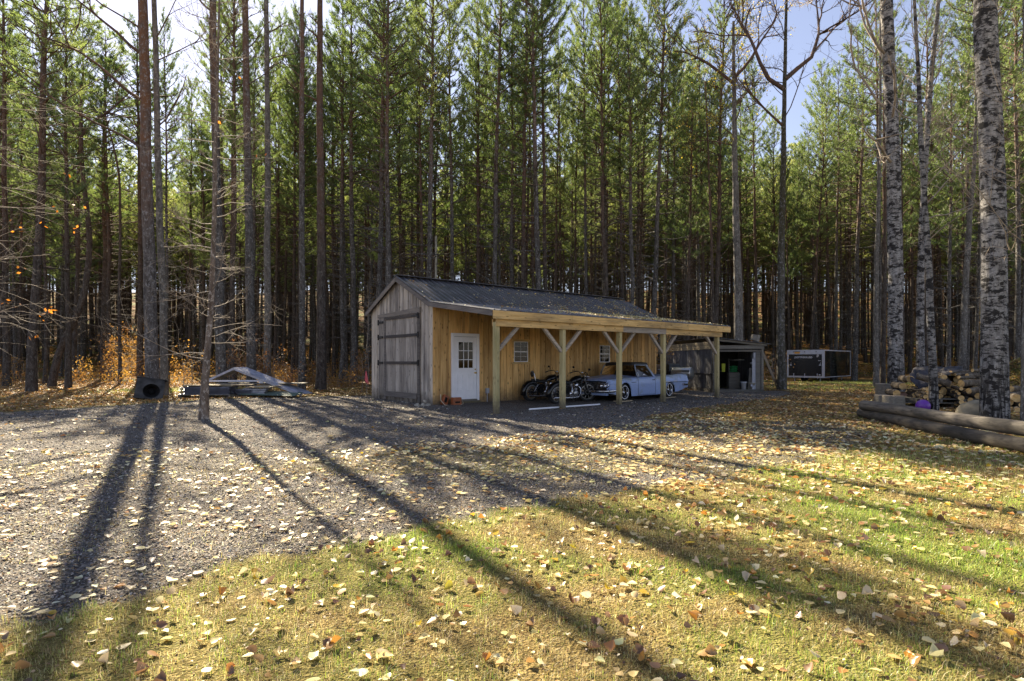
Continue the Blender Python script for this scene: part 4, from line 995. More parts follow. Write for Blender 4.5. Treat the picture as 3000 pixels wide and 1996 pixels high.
# ---------------------------------------------------------------- old open-fronted shack
def shack():
    nr = Vector((9.66, 27.5, 0)); SAng = R(3)
    T = thing('tool_shack', 'old grey corrugated tool shack with an open front, right of the lean-to', 'shack', (nr.x, nr.y, GZ), SAng)
    W2, D2 = 2.42, 7.4; zl, zr = 2.62, 2.30
    # corrugated side wall (real corrugation) in two tiers
    def corr(m, z0, z1, y0=0.06, y1=D2, off=0.):
        n = int((y1 - y0) / .035); vs = []; fs = []
        for i in range(n + 1):
            y = y0 + (y1 - y0) * i / n; x = -.012 + off + (.012 if i % 4 in (1, 2) else -.006)
            vs += [(x, y, z0), (x, y, z1)]
        for i in range(n): fs.append((2 * i, 2 * i + 1, 2 * i + 3, 2 * i + 2))
        m.add(vs, fs, 0)
    m = MB(M['corrug']); corr(m, .84, 2.06); corr(m, .14, .84, off=.02); m.build('side_wall', T)
    m = MB(M['interior']); m.box((.012, .08, .12), (.04, D2, 2.4)); m.box((.04, 2.6, .12), (W2 - .05, 2.64, 2.25)); m.build('inner_lining', T)
    one(lambda m: m.box((-.03, .05, .83), (-.021, 3.2, .865)), M['iron'], 'rail', T)
    m = MB(M['ply']); m.box((-.035, -.02, 2.06), (.01, D2, 2.25), tone=.6); m.box((-.04, -.03, 2.253), (.01, D2, 2.43), tone=.35); m.build('fascia_board', T)
    m = MB(M['oldwood']); m.box((-.045, -.06, -.06), (.035, D2, .13), tone=.2); m.box((.036, -.06, -.06), (W2, 0.0, .12), tone=.3); m.build('sill_beam', T)
    m = MB(M['poplar_bark']); m.box((-.05, -.08, .13), (.09, .045, 2.06)); m.build('corner_post', T)
    m = MB(M['oldwood']); m.box((W2 - .10, -.05, .12), (W2 + .01, .07, 2.07), tone=.7); m.box((W2 - .35, .0, .12), (W2 - .11, .03, 1.95), tone=.5); m.box((W2 - .62, .12, .12), (W2 - .42, .15, 1.15), tone=.4); m.build('door_post', T)
    m = MB(M['corrug']); m.box((W2 - .02, .08, .12), (W2 + .012, D2, 2.2)); m.build('far_wall', T)
    m = MB(M['oldwood']); m.box((-.045, -.09, 2.07), (W2 + .02, -.03, 2.23), tone=.6); m.box((.05, -.02, 1.93), (W2 - .1, .03, 2.03), tone=.3); m.build('header_beam', T)
    m = MB(M['oldwood']); m.hexa([(-.04, -.13, 2.46), (-.04, -.10, 2.46), (W2 + .15, -.10, 2.20), (W2 + .15, -.13, 2.20), (-.04, -.13, 2.56), (-.04, -.10, 2.56), (W2 + .15, -.10, 2.30), (W2 + .15, -.13, 2.30)], tone=.6)
    m.build('rake_board', T)
    # roof sheets sloping to the right with lapped ends
    m = MB(M['corrug'])
    for k in range(6):
        xa, xb = -.10 + k * .46, -.10 + (k + 1) * .46 + .06; f = lambda x: 2.58 - (x + .04) * .107
        m.hexa([(xa, -.25, f(xa) + .03), (xb, -.25, f(xb)), (xb, D2, f(xb)), (xa, D2, f(xa) + .03), (xa, -.25, f(xa) + .045), (xb, -.25, f(xb) + .015), (xb, D2, f(xb) + .015), (xa, D2, f(xa) + .045)])
    m.build('roof', T)
    one(lambda m: m.box((-.0, -.16, 2.42), (.05, -.132, 2.86)), M['white_pipe'], 'white_strip', T)
    one(lambda m: m.box((.03, .06, .02), (W2 - .05, 2.6, .10)), M['oldwood'], 'floor', T)
    one(lambda m: (m.box((.6, 1.7, .95), (1.3, 2.2, .98)), m.box((.1, 1.4, .80), (.62, 2.5, .84)), m.box((1.18, 1.0, .10), (1.21, 1.05, 1.6)), m.box((1.22, .5, 1.52), (1.72, 1.2, 1.55))), M['oldwood'], 'shelf', T)
    one(lambda m: (m.box((1.9, .02, .12), (2.3, .04, 1.6))), M['grey_plastic'], 'wall_sheet', T)
    return T
T = shack(); TM = T.matrix_basis.copy()
def at_shack(o, loc, rz=0.):
    o.matrix_world = TM @ Matrix.Translation(loc) @ Matrix.Rotation(rz, 4, 'Z'); return o
def bucket(mat, h, r0, r1, label, name, loc, cat):
    m = MB(M[mat]); m.lathe([(0, .01), (r0, 0), (r1, h), (r1 + .015, h), (r1 + .015, h - .03), (r1 + .003, h - .03)], 24); m.lathe([(r1 - .01, h), (r1 - .012, h - .04), (r0 - .01, .02), (0, .02)], 24); return tag(at_shack(m.build(name), loc), label, cat)
bucket('bucket_w', .37, .11, .13, 'narrow white bucket on the floor of the open shack', 'bucket', (1.55, .18, .11), 'bucket')
bucket('bucket_t', .33, .155, .20, 'wide tan tub on the floor of the open shack', 'tub', (1.98, .20, .11), 'tub')
for k, lb in enumerate(('green feed bag at the bottom of the stack in the shack', 'green feed bag in the middle of the stack in the shack', 'green feed bag on top of the stack in the shack')):
    m = MB(M['green_bag']); m.ball((0, 0, 0), (.22, .16, .06), 0, 14, .12); tag(at_shack(m.build('feed_bag'), (1.47 + .01 * k, 1.15, .98 + k * .105)), lb, 'bag', 'green feed bags stacked in the shack')
m = MB(M['oldwood']); m.box((1.22, 1.0, .10), (1.74, 1.35, .915)); tag(at_shack(m.build('cupboard'), (0, 0, 0)), 'dark cupboard under the green bags inside the shack', 'cupboard')
one_ = MB(M['grey_plastic']); one_.box((1.97, .02, 1.55), (2.32, .22, 1.90)); tag(at_shack(one_.build('storage_box'), (0, 0, 0)), 'pale grey box hung high at the right of the shack opening', 'box')
m = MB(M['vest']); m.hexa([(.80, .9, .95), (.94, .9, .95), (.94, .95, .95), (.80, .95, .95), (.78, .9, 1.36), (.96, .9, 1.36), (.96, .95, 1.36), (.78, .95, 1.36)]); tag(at_shack(m.build('safety_vest'), (0, 0, 0)), 'yellow green cloth vest hanging inside the shack', 'vest')
m = MB([M['grey_plastic'], M['iron']])
for k in range(12):
    p, q = Vector((1.90 + k * .028, .12, 1.42 - k * .078)), Vector((1.90 + (k + 1) * .028, .12, 1.42 - (k + 1) * .078)); m.tube([p, q], .055, 12, k % 2)
tag(at_shack(m.build('drain_pipe'), (0, 0, 0)), 'black and grey ribbed pipe leaning inside the right of the shack', 'pipe')
m = MB(M['trailer_white']); m.tube([(1.90, .06, .40), (1.93, .04, 1.22)], .014, 6); m.ball((1.90, .06, .30), (.07, .03, .09), 0, 10); tag(at_shack(m.build('broom'), (0, 0, .0)), 'pale handled broom standing in the tan tub', 'broom')
m = MB(M['oldwood']); m.tube([(1.68, .0, .11), (1.80, .04, 1.10)], .016, 6); tag(at_shack(m.build('wooden_rod'), (0, 0, 0)), 'pale wooden tool handle leaning beside the white bucket', 'tool')
m = MB(M['brace']); a, b = G(2281, 1141), P(2229, 1022, 28.2); m.beam(a, b, .12, .05, up=(0, -1, 0)); tag(m.build('leaning_board'), 'long grey board leaning against the right side of the shack', 'board')
m = MB(M['oldwood']); c = P(2206, 997, 28.6); m.X = Matrix.Translation(c) @ Matrix.Rotation(R(14), 4, 'Y'); m.box((-.1, -.12, 0), (.12, .12, .28)); m.box((.125, -.13, -.02), (.26, .13, .31), tone=.9); tag(m.build('chimney_box'), 'square grey wooden box standing on the right of the shack roof', 'box')

# ---------------------------------------------------------------- enclosed trailer
def trailer():
    c = Vector((22.33, 41.0, GZ)); A = math.atan2(.714, .70)
    T = thing('cargo_trailer', 'low black enclosed trailer with a pale frame, parked before the trees', 'trailer', tuple(c), A)
    Lg, Wd, z0, z1 = 6.6, 2.55, .34, 2.30                 # rear face at x=0, y from 0 to Wd; near side y=0
    one(lambda m: m.box((.02, .012, z0), (Lg, Wd, z1 - .02)), M['trailer_side'], 'side_panel', T)
    def fr(m):
        m.box((-.05, 0, z0 - .06), (.019, Wd, z0 + .06)); m.box((-.05, 0, z1 - .32), (.019, Wd, z1)); m.box((-.048, 0, z0 + .061), (.019, .17, z1 - .321)); m.box((-.048, Wd - .12, z0 + .061), (.019, Wd, z1 - .321))
        m.box((.02, -.012, z1 - .08), (Lg, .0115, z1)); m.box((.02, -.012, z0 - .04), (Lg, .0115, z0 + .01)); m.box((Lg - .04, -.012, z0 + .011), (Lg, .0115, z1 - .081)); m.box((.02, .012, z1 - .019), (Lg, Wd, z1))
    one(fr, M['trailer_white'], 'frame', T)
    rp = one(lambda m: m.box((-.058, .175, z0 + .065), (-.02, Wd - .125, z1 - .325)), M['trailer_black'], 'rear_ramp', T)
    def hd(m):
        for y in (.45, 1.3, 2.05): m.box((-.075, y, z0 - .08), (-.0585, y + .04, z0 + .24))
        for y in (.28, Wd - .28): m.box((-.085, y - .07, 1.17), (-.0585, y + .07, 1.22)); m.tube([(-.08, y, 1.22), (-.08, y - .03, 1.40)], .012, 6)
        m.box((-.085, .24, 1.50), (-.0585, .40, 1.535)); m.box((-.08, .25, z0 + .12), (-.0585, .37, z0 + .18))
    one(hd, M['letter'], 'hinge_hardware', rp)
    one(lambda m: m.box((-.07, 1.65, z1 - .27), (-.0505, 2.02, z1 - .15)), M['amber'], 'number_plate', T)
    one(lambda m: m.box((-.066, 1.62, z1 - .147), (-.0505, 2.05, z1 - .11)), M['iron'], 'plate_bracket', T)
    for y in (.55, 1.32, 2.1): one(lambda m: m.lathe([(0, -.062), (.035, -.06), (.035, -.0505)], 14, 0, (0, y, z1 - .14), 'x'), M['iron'], 'marker_light', T)
    def txt(s, size, y, z, name, par, sx=1., shear=0.):
        cu = bpy.data.curves.new(name, 'FONT'); cu.body = s; cu.size = size; cu.extrude = .003; cu.align_x = 'CENTER'; cu.shear = shear; cu.offset = .006
        tmp = bpy.data.objects.new(name, cu); COL.objects.link(tmp); dg = bpy.context.evaluated_depsgraph_get(); dg.update(); me = bpy.data.meshes.new_from_object(tmp.evaluated_get(dg)); bpy.data.objects.remove(tmp)
        me.materials.clear(); me.materials.append(M['letter']); o = ob(name, me, par)
        # text plane faces -x (rear of the trailer): reading direction is -y
        o.matrix_local = Matrix(((0, 0, -1, -.063), (-sx, 0, 0, y), (0, 1, 0, z), (0, 0, 0, 1))); return o
    txt('DOTTREXA.USD', .165, 1.42, z1 - .60, 'lettering', rp, 1.0, .2)
    txt('88', .11, .44, z1 - .42, 'lettering', rp, 1.3); txt('86', .11, .44, z1 - .53, 'lettering', rp, 1.3)
    def tyre(m):
        m.lathe([(0, -.09), (.19, -.1), (.32, -.09), (.34, 0), (.32, .09), (.19, .1), (0, .09)], 24, 0, (0, 0, 0), 'y')
    for x in (2.7, 3.5):
        for y in (.25, Wd - .25):
            o = one(tyre, M['rubber'], 'wheel', T); o.location = (x, y, .34)
    one(lambda m: [m.box((x, y, -.0), (x + .06, y + .06, z0 - .06)) for x in (.3, 5.6) for y in (.35, 2.1)], M['trailer_white'], 'jack_leg', T)
    one(lambda m: (m.box((.05, .3, z0 - .12), (Lg, .4, z0 - .041)), m.box((.05, Wd - .4, z0 - .12), (Lg, Wd - .3, z0 - .041))), M['iron'], 'chassis', T)
trailer()

# ---------------------------------------------------------------- poles, stumps and woodpile on the right
def log_obj(a, b, r, name, label, cat, bark, cut, group=None, n=16, bend=.0, taper=.95, extra=None):
    a, b = Vector(a), Vector(b); k = 10; side = (b - a).cross(Vector((0, 0, 1))).normalized()
    ctr = a.copy(); path = []
    for i in range(k + 1): f = i / k; path.append((b - a) * f + side * bend * math.sin(math.pi * f) + Vector((0, 0, .01 * math.sin(f * 9 + r * 50))))
    rad = [r * (1 - (1 - taper) * i / k) * (1 + .04 * random.uniform(-1, 1)) for i in range(k + 1)]
    m = MB([bark, cut]); m.tube(path, rad, n, 0, True, None, 1); o = m.build(name); o.location = ctr
    return tag(o, label, cat, group)
log_obj((9.14, 15.0, .07), (7.9, 7.2, .07), .128, 'pole', 'long grey weathered pole lying on the ground, lower of the two', 'pole', M['polewood'], M['polewood'], 'weathered poles', 20, .06)
log_obj((9.0, 14.7, .29), (8.0, 7.2, .33), .125, 'pole', 'long grey weathered pole resting on top of the other pole', 'pole', M['polewood'], M['polewood'], 'weathered poles', 20, -.06)
def stump(px_, py_, w_, h_, label):
    p = G(px_, py_); n = 22; m = MB([M['oldwood'], M['brace']]); vs = []
    for (z, k) in ((-.05, 1.15), (.06, 1.03), (h_ * .5, 1.0), (h_, .98)):
        for j in range(n): a = 2 * math.pi * j / n; rr = w_ / 2 * k * (1 + .05 * math.sin(3 * a + w_ * 30) + .02 * random.uniform(-1, 1)); vs.append((rr * math.cos(a), rr * math.sin(a), z))
    fs = [(i * n + j, i * n + (j + 1) % n, (i + 1) * n + (j + 1) % n, (i + 1) * n + j) for i in range(3) for j in range(n)]; m.add(vs, fs, 0, smooth=True)
    m.add(vs[-n:], [tuple(range(n))], 1); o = m.build('stump'); o.location = p; return tag(o, label, 'stump', 'sawn stumps by the poles')
stump(2584, 1187, .47, .34, 'shorter sawn stump left of the other two by the pole end')
stump(2619, 1195, .62, .38, 'widest sawn stump in front, close to the pole end')
stump(2586, 1172, .52, .62, 'dark tall stump standing behind the left stump')
T_ = G(2647, 1176); T = thing('plywood_box', 'faded pinkish box with a plank lid beside the woodpile', 'box', tuple(T_), R(-18))
one(lambda m: m.box((-.30, -.25, 0), (.30, .25, .34)), M['box_pink'], 'box_body', T, .008)
one(lambda m: (m.box((-.33, -.28, .345), (.02, .28, .37)), m.box((.025, -.28, .345), (.33, .28, .368))), M['oldwood'], 'box_lid', T)
o = one(lambda m: m.ball((0, 0, 0), .19, 0, 28), M['purple'], 'play_ball'); o.location = P(2704, 1209, 16.9); o.location.z = .10; tag(o, 'purple rubber ball behind the poles', 'ball')
o = one(lambda m: m.ball((0, 0, 0), (.62, .5, .42), 0, 22, .06), M['rock'], 'boulder'); o.location = P(2875, 1225, 15.2); o.location.z = -.02; tag(o, 'smooth tan boulder left of the big birch foot', 'boulder')
def pallet(loc, rz, L, Wd, label, h=.14, mat='oldwood'):
    T = thing('pallet', label, 'pallet', loc, rz, 'grey wooden pallets under the woodpile')
    def dk(m):
        n = int(Wd / .16)
        for k in range(n): m.box((0, k * Wd / n + .01, h - .02), (L, (k + 1) * Wd / n - .02, h), tone=random.random())
        for k in range(3): m.box((0, k * Wd / n * (n - 1) / 2 + .01, 0), (L, k * Wd / n * (n - 1) / 2 + .12, .018), tone=random.random())
    one(dk, M[mat], 'deck', T)
    one(lambda m: [m.box((x, 0.012, .02), (x + .07, Wd - .02, h - .022)) for x in (.01, L / 2 - .035, L - .08)], M[mat], 'runner', T)
    return T
pallet((12.6, 18.6, GZ), R(-14), 1.5, 1.2, 'grey pallet at the left end under the woodpile')
pallet((14.15, 18.2, GZ), R(-14), 1.6, 1.2, 'grey pallet right of the birch stem under the woodpile')
pallet((12.9, 18.3, GZ + .145), R(-12), 1.4, 1.1, 'grey pallet stacked on the left pallet')
pallet((14.6, 17.9, GZ + .145), R(-17), 1.5, 1.1, 'grey pallet stacked on the right pallet')
# logs: ends towards the camera
logs = []
def lg(px_, py_, Yd, dia, ln, az, el, label):
    p = P(px_, py_, Yd); d = Vector((math.sin(az) * math.cos(el), math.cos(az) * math.cos(el), math.sin(el)))
    o = log_obj(p, p + d * ln, dia / 2, 'firewood_log', label, 'log', M['logbark'], M['cut'], 'logs of the woodpile', 14); logs.append(o)
S_ = 6.271     # the zoomed crop's scale, used to note where each sawn end shows
def lz(cx_, cy_): return 2650 + cx_ / S_, 1030 + cy_ / S_
face = [(275,725,85),(235,770,65),(310,805,75),(395,835,85),(345,885,80),(345,705,45),(185,800,70),(175,865,70),(420,700,60),(435,770,60),(440,880,50),
        (715,695,85),(805,740,100),(895,735,85),(770,855,85),(865,840,95),(955,815,70),(1045,690,60),(1045,855,90),(630,925,80),(755,930,80),(815,930,80),(675,740,70),(665,815,75),
        (915,945,70),(965,950,90),(1050,935,80),(1130,960,75),(1210,890,90),(1230,1000,80),(1350,815,105),(1335,920,100),(1310,1010,80),(1000,780,50),(960,740,50),(730,770,60),(620,860,70)]
ORD = ['first', 'second', 'third', 'fourth', 'fifth', 'sixth', 'seventh', 'eighth', 'ninth', 'tenth', 'eleventh', 'twelfth']
def zone_(a, b): return ('left of the thin birch' if a < 460 else ('beside the big birch' if a > 1180 else 'right of the thin birch'), 'upper' if b < 760 else ('middle' if b < 880 else 'bottom'))
for k, (a, b, dpx) in enumerate(face):
    px_, py_ = lz(a, b); Yd = 18.3 + .5 * math.sin(a * .01) - (a > 1250) * .5; dia = dpx / S_ * Yd / FPX
    w_, hgt = zone_(a, b); rank = sorted([f[0] for f in face if zone_(f[0], f[1]) == (w_, hgt)]).index(a); sz = 'thick' if dia > .13 else ('thin' if dia < .1 else 'medium')
    lg(px_, py_, Yd, dia * 1.03, random.uniform(.7, 1.1), random.uniform(-.12, .2) + .35, random.uniform(-.05, .06), f'{sz} sawn log end, {ORD[rank]} from left in the {hgt} row {w_}')
for (a, b, dpx, Yd, ln, az, el, lb) in ((730, 470, 90, 18.5, .8, .5, .1, 'short log with orange end below the tarp'), (1000, 475, 60, 18.2, .9, 1.1, -.02, 'slim log with a bright end near the top of the pile'), (850, 600, 120, 17.9, .9, -.9, .25, 'log with a slanted bright oval end leaning on the pile'),
        (1040, 590, 130, 18.0, 1.25, 1.35, .03, 'thick grey log with a hollow dark end lying across the pile'), (1180, 720, 110, 17.8, 1.6, 1.25, .06, 'long thick log lying across, its end left of the big birch'), (850, 390, 65, 18.9, 2.0, 1.4, .04, 'dark ended slim log lying across the top of the pile'),
        (930, 430, 55, 18.8, 1.9, 1.35, .08, 'thin pole like log across the upper pile'), (1250, 350, 60, 18.9, 1.3, 1.3, .05, 'reddish short log on the very top right of the pile'), (1150, 440, 70, 18.6, 1.6, 1.3, .02, 'mossy log across the top near the big birch'), (640, 590, 90, 18.4, .8, .9, .12, 'mossy log end right above the thin birch stem'),
        (20, 520, 110, 19.5, 1.3, .5, .02, 'mossy thick log holding the left edge of the tarp'), (1925, 930, 130, 17.2, .9, .3, .0, 'thick log right of the big birch with a pale split end'), (2065, 860, 150, 17.0, .9, .5, .05, 'thickest log end at the right edge above the others'), (2090, 1080, 110, 16.8, .9, .6, .0, 'orange ended log low at the right edge'),
        (1930, 790, 90, 17.6, 1.2, 1.2, .04, 'brown log lying across right of the big birch'), (1960, 680, 110, 17.8, 1.3, 1.3, -.05, 'top log right of the big birch trunk'), (2150, 980, 90, 17.0, .8, .3, 0, 'dark log between the right edge logs'), (1960, 1060, 100, 17.1, .8, .3, 0, 'dark log beneath the split ended log')):
    px_, py_ = lz(a, b); lg(px_, py_, Yd, dpx / S_ * Yd / FPX, ln, az, el, lb)
# dark lower logs that carry the visible ones
for k in range(22):
    x = 12.7 + k * .26; y = 18.95 + .1 * math.sin(k) - (x > 16) * 1.0; z = .36 + (k % 3) * .23 if x < 16 else .10 + (k % 4) * .2
    o = log_obj((x, y, z), (x + .3, y + .9, z), .115, 'firewood_log', 'shaded log set back inside the woodpile', 'log', M['logbark'], M['cut'], 'shaded inner logs of the woodpile', 10)
# tarp: draped sheet
def tarp():
    fr = [(2667, 1108, 18.9), (2678, 1126, 18.6), (2694, 1139, 18.4), (2722, 1131, 18.4), (2748, 1120, 18.5), (2768, 1106, 18.6), (2792, 1092, 18.8), (2822, 1084, 19.0)]
    bk = [(2668, 1097, 20.2), (2676, 1080, 20.3), (2696, 1073, 20.4), (2726, 1072, 20.5), (2752, 1076, 20.5), (2776, 1074, 20.4), (2798, 1073, 20.4), (2826, 1079, 20.4)]
    Fp = np.array([tuple(P(*p)) for p in fr]); Bp = np.array([tuple(P(*p)) for p in bk]); nx_, ny_ = 56, 22; vs = []; fs = []; t_ = np.linspace(0, 1, len(fr))
    for j in range(ny_ + 1):
        v = j / ny_
        for i_ in range(nx_ + 1):
            u = i_ / nx_; a = np.array([np.interp(u, t_, Fp[:, q]) for q in range(3)]); b = np.array([np.interp(u, t_, Bp[:, q]) for q in range(3)])
            p = a + (b - a) * v; p[2] += .10 * math.sin(math.pi * v) ** .8 * (1 - .5 * u)
            p[2] += (.030 * math.sin(17 * u + 5 * v) + .022 * math.sin(34 * u - 6 * v + 1) + .012 * math.sin(60 * u + 9 * v)) * (.4 + .6 * math.sin(math.pi * v)); p[1] += .05 * math.sin(26 * u + 3 * v) * (1 - v)
            vs.append(tuple(p))
    for j in range(ny_):
        for i_ in range(nx_): q = j * (nx_ + 1) + i_; fs.append((q, q + 1, q + nx_ + 2, q + nx_ + 1))
    m = MB(M['tarp']); m.add(vs, fs, 0, smooth=True); o = m.build('tarp'); sol = o.modifiers.new('thick', 'SOLIDIFY'); sol.thickness = .006
    tag(o, 'dark tarpaulin draped over the left of the woodpile', 'tarp')
tarp()

# ---------------------------------------------------------------- left: sooty box, dismantled metal roof and sheet piles
def sooty():
    p = G(412, 1172); T = thing('metal_box', 'tilted sooty grey sheet metal box with a dark round hollow, left of the tall trunks', 'box', tuple(p + Vector((.1, .3, 0))), 0, rot=(R(-6), R(9), R(30)))
    w_, h_, d_ = .47, .78, .34; n = 28; m = MB([M['soot'], M['soot_dark']]); cx_, cz, rr = .06, .32, .27
    ring = [(cx_ + rr * 1.05 * math.cos(2 * math.pi * k / n), -d_, cz + rr * math.sin(2 * math.pi * k / n)) for k in range(n)]
    sq = []
    for k in range(n):
        a = 2 * math.pi * k / n; c, s = math.cos(a), math.sin(a)
        tx = ((w_ - cx_) if c > 0 else (w_ + cx_)) / max(abs(c), 1e-6); tz = ((h_ - cz) if s > 0 else cz) / max(abs(s), 1e-6); t = min(tx, tz); sq.append((cx_ + t * c, -d_, cz + t * s))
    m.add(ring + sq, [(k, (k + 1) % n, n + (k + 1) % n, n + k) for k in range(n)], 0)
    back = [(cx_ + (x - cx_) * .5, -.05, cz + (z - cz) * .5) for x, y, z in ring]; mid = [(cx_ + (x - cx_) * .9, -d_ * .6, cz + (z - cz) * .9) for x, y, z in ring]
    m.add(ring + mid + back, [(k, n + k, n + (k + 1) % n, (k + 1) % n) for k in range(n)] + [(n + k, 2 * n + k, 2 * n + (k + 1) % n, n + (k + 1) % n) for k in range(n)] + [tuple(range(2 * n, 3 * n))], 1, smooth=True)
    m.add([(-w_, -d_, 0), (w_, -d_, 0), (w_, -d_, h_), (-w_, -d_, h_), (-w_, d_, 0), (w_, d_, 0), (w_, d_, h_), (-w_, d_, h_)], [(0, 4, 5, 1), (1, 5, 6, 2), (2, 6, 7, 3), (3, 7, 4, 0), (4, 7, 6, 5)], 0)
    m.build('box_body', T)
    one(lambda m: (m.box((-w_ - .02, -d_ - .03, h_ + .003), (w_ + .05, d_ + .05, h_ + .03)), m.box((-w_ - .02, -d_ - .035, .0), (w_ + .03, -d_ - .003, .05))), M['soot'], 'rim_edge', T)
sooty()
def ribsheet(m, a, b, up_side, wd, ribs, mi=0, th=.012):
    """ribbed sheet from a to b; width vector up_side*wd"""
    a, b, s = Vector(a), Vector(b), Vector(up_side); d = (b - a).normalized(); nrm = d.cross(s).normalized(); nrm = nrm if nrm.z > 0 else -nrm
    m.hexa([a, a + s * wd, b + s * wd, b, a + nrm * th, a + s * wd + nrm * th, b + s * wd + nrm * th, b + nrm * th], mi)
    for k in range(ribs):
        f = (k + .5) / ribs; o0 = a + s * wd * f + nrm * (th + .0008); o1 = b + s * wd * f + nrm * (th + .0008); h = s * .02; g = s * .009
        m.hexa([o0 - h, o0 + h, o1 + h, o1 - h, o0 - g + nrm * .022, o0 + g + nrm * .022, o1 + g + nrm * .022, o1 - g + nrm * .022], mi)
def canopy():
    Yd = 24.3; a = P(590, 1121, Yd); pk = P(685, 1078, Yd); b = P(884, 1156, Yd - .6)
    T = thing('metal_roof_frame', 'dismantled grey metal roof section standing like a tent over the sheet piles', 'roof frame', (pk.x, pk.y, GZ))
    inv = Vector((pk.x, pk.y, GZ)); a -= inv; b -= inv; top = pk - inv; sd = Vector((.25, .97, 0)).normalized()
    m = MB(M['steel_lilac']); ribsheet(m, top, b, sd, .8, 5); m.build('roof_sheet', T)
    m = MB(M['steel_lilac']); ribsheet(m, a, top, sd, .8, 5); m.build('roof_sheet', T)
    m = MB(M['steel_lilac']); m.beam(top + Vector((0, -.02, -.04)), b + Vector((0, -.02, -.04)), .04, .09); m.beam(a + Vector((0, -.02, -.04)), top + Vector((0, -.02, -.04)), .04, .09); m.build('rafter', T)
    q0, q1 = P(598, 1116.5, Yd - .1) - inv, P(762, 1116, Yd - .1) - inv
    m = MB(M['trailer_white']); m.beam(q0, q1, .04, .07); m.build('tie_bar', T)
    m = MB(M['trailer_white']); lp = P(854, 1158, Yd - .5) - inv; m.box((lp.x - .04, lp.y - .04, 0), (lp.x + .04, lp.y + .04, .26)); m.build('leg', T)
    m = MB(M['trailer_white']); c_ = P(766, 1118, Yd - .15) - inv; m.box((c_.x - .10, c_.y - .02, c_.z - .10), (c_.x + .08, c_.y + .015, c_.z + .05)); m.build('bracket', T)
canopy()
def sheet_stack(loc, rz, L, Wd, n, mat, label, z0=.0, dz=.022):
    T = None; m = MB(M[mat])
    for k in range(n):
        dx, dy = random.uniform(-.03, .03), random.uniform(-.02, .02); nf = int(Wd / .075); vs = []; fs = []
        for i_ in range(nf + 1):
            y = Wd * i_ / nf; z = z0 + k * dz + (.016 if i_ % 4 in (1, 2) else 0); vs += [(dx, y + dy, z), (L + dx, y + dy, z)]
        for i_ in range(nf): fs.append((2 * i_, 2 * i_ + 1, 2 * i_ + 3, 2 * i_ + 2))
        m.add(vs, fs, 0)
    o = m.build('sheet_stack'); o.location = loc; o.rotation_euler = (0, 0, rz); s = o.modifiers.new('t', 'SOLIDIFY'); s.thickness = .004; return tag(o, label, 'metal sheets')
p = G(520, 1168)
pt = pallet((p.x, p.y, GZ), R(2), 2.05, .9, 'low grey pallet under the left stack of metal sheets by the small birch', .15); pt['group'] = 'pallets'; del pt['group']
sheet_stack((p.x + .03, p.y + .02, GZ + .16), R(2), 1.95, .85, 9, 'steel_lilac', 'stack of lilac grey ribbed sheets on the pallet left of the small birch', 0, .034)
m = MB(M['ply']); m.box((0, 0, 0), (1.5, .35, .03), tone=.8); m.box((.5, .4, 0), (2.6, .7, .04), tone=.3); m.box((-.1, .25, -.035), (1.9, .8, -.005), tone=.1); o = m.build('loose_boards'); o.location = (p.x + .1, p.y + .1, GZ + .50); tag(o, 'weathered boards lying on top of the left sheet stack', 'boards')
p = G(672, 1166); m = MB(M['green_sheet']); ribsheet(m, (0, 0, .06), (2.35, -.1, .02), (0.1, .99, 0), .75, 5); o = m.build('green_sheet'); o.location = (p.x + .3, p.y + .1, GZ + .06); o.rotation_euler = (R(9), 0, 0); tag(o, 'dull green ribbed sheet lying at the front of the right pile', 'metal sheet')
k = 0
for row, (n, zz) in enumerate(((5, .17), (4, .245), (3, .32))):
    for i_ in range(n):
        m = MB(M['galv']); L_ = 1.15 - .08 * (i_ % 2) - row * .08; m.tube([(0, 0, 0), (L_, 0, 0)], .038, 12, 0, caps=False); m.tube([(.0, 0, 0), (L_, 0, 0)], .030, 10, 0, caps=False)
        o = m.build('steel_pipe'); o.location = (p.x + .15 + .1 * row, p.y + .35 + .085 * i_ + .04 * row, GZ + zz); o.rotation_euler = (0, 0, R(-3))
        tag(o, f'grey steel pipe in the {("bottom", "middle", "top")[row]} row under the plywood sheet', 'pipe', f'pipes of the {("bottom", "middle", "top")[row]} row'); k += 1
m = MB(M['ply']); m.hexa([(0, 0, .0), (1.1, -.1, .01), (1.45, .8, .08), (.3, .9, .05), (0, 0, .02), (1.1, -.1, .03), (1.45, .8, .10), (.3, .9, .07)]); o = m.build('plywood_sheet'); o.location = (p.x + .45, p.y + .3, GZ + .40); tag(o, 'pale plywood sheet lying on the grey pipes', 'plywood')
sheet_stack((p.x - .35, p.y + .3, GZ + .04), R(-4), 1.1, .8, 12, 'steel_lilac', 'small stack of grey sheets between the two piles')
m = MB(M['oldwood']); m.box((-.9, .1, 0), (2.7, 1.0, .035), tone=.4); o = m.build('grey_board'); o.location = (p.x - .1, p.y + .8, GZ + .52); tag(o, 'long grey board laid behind over the right pile', 'board')
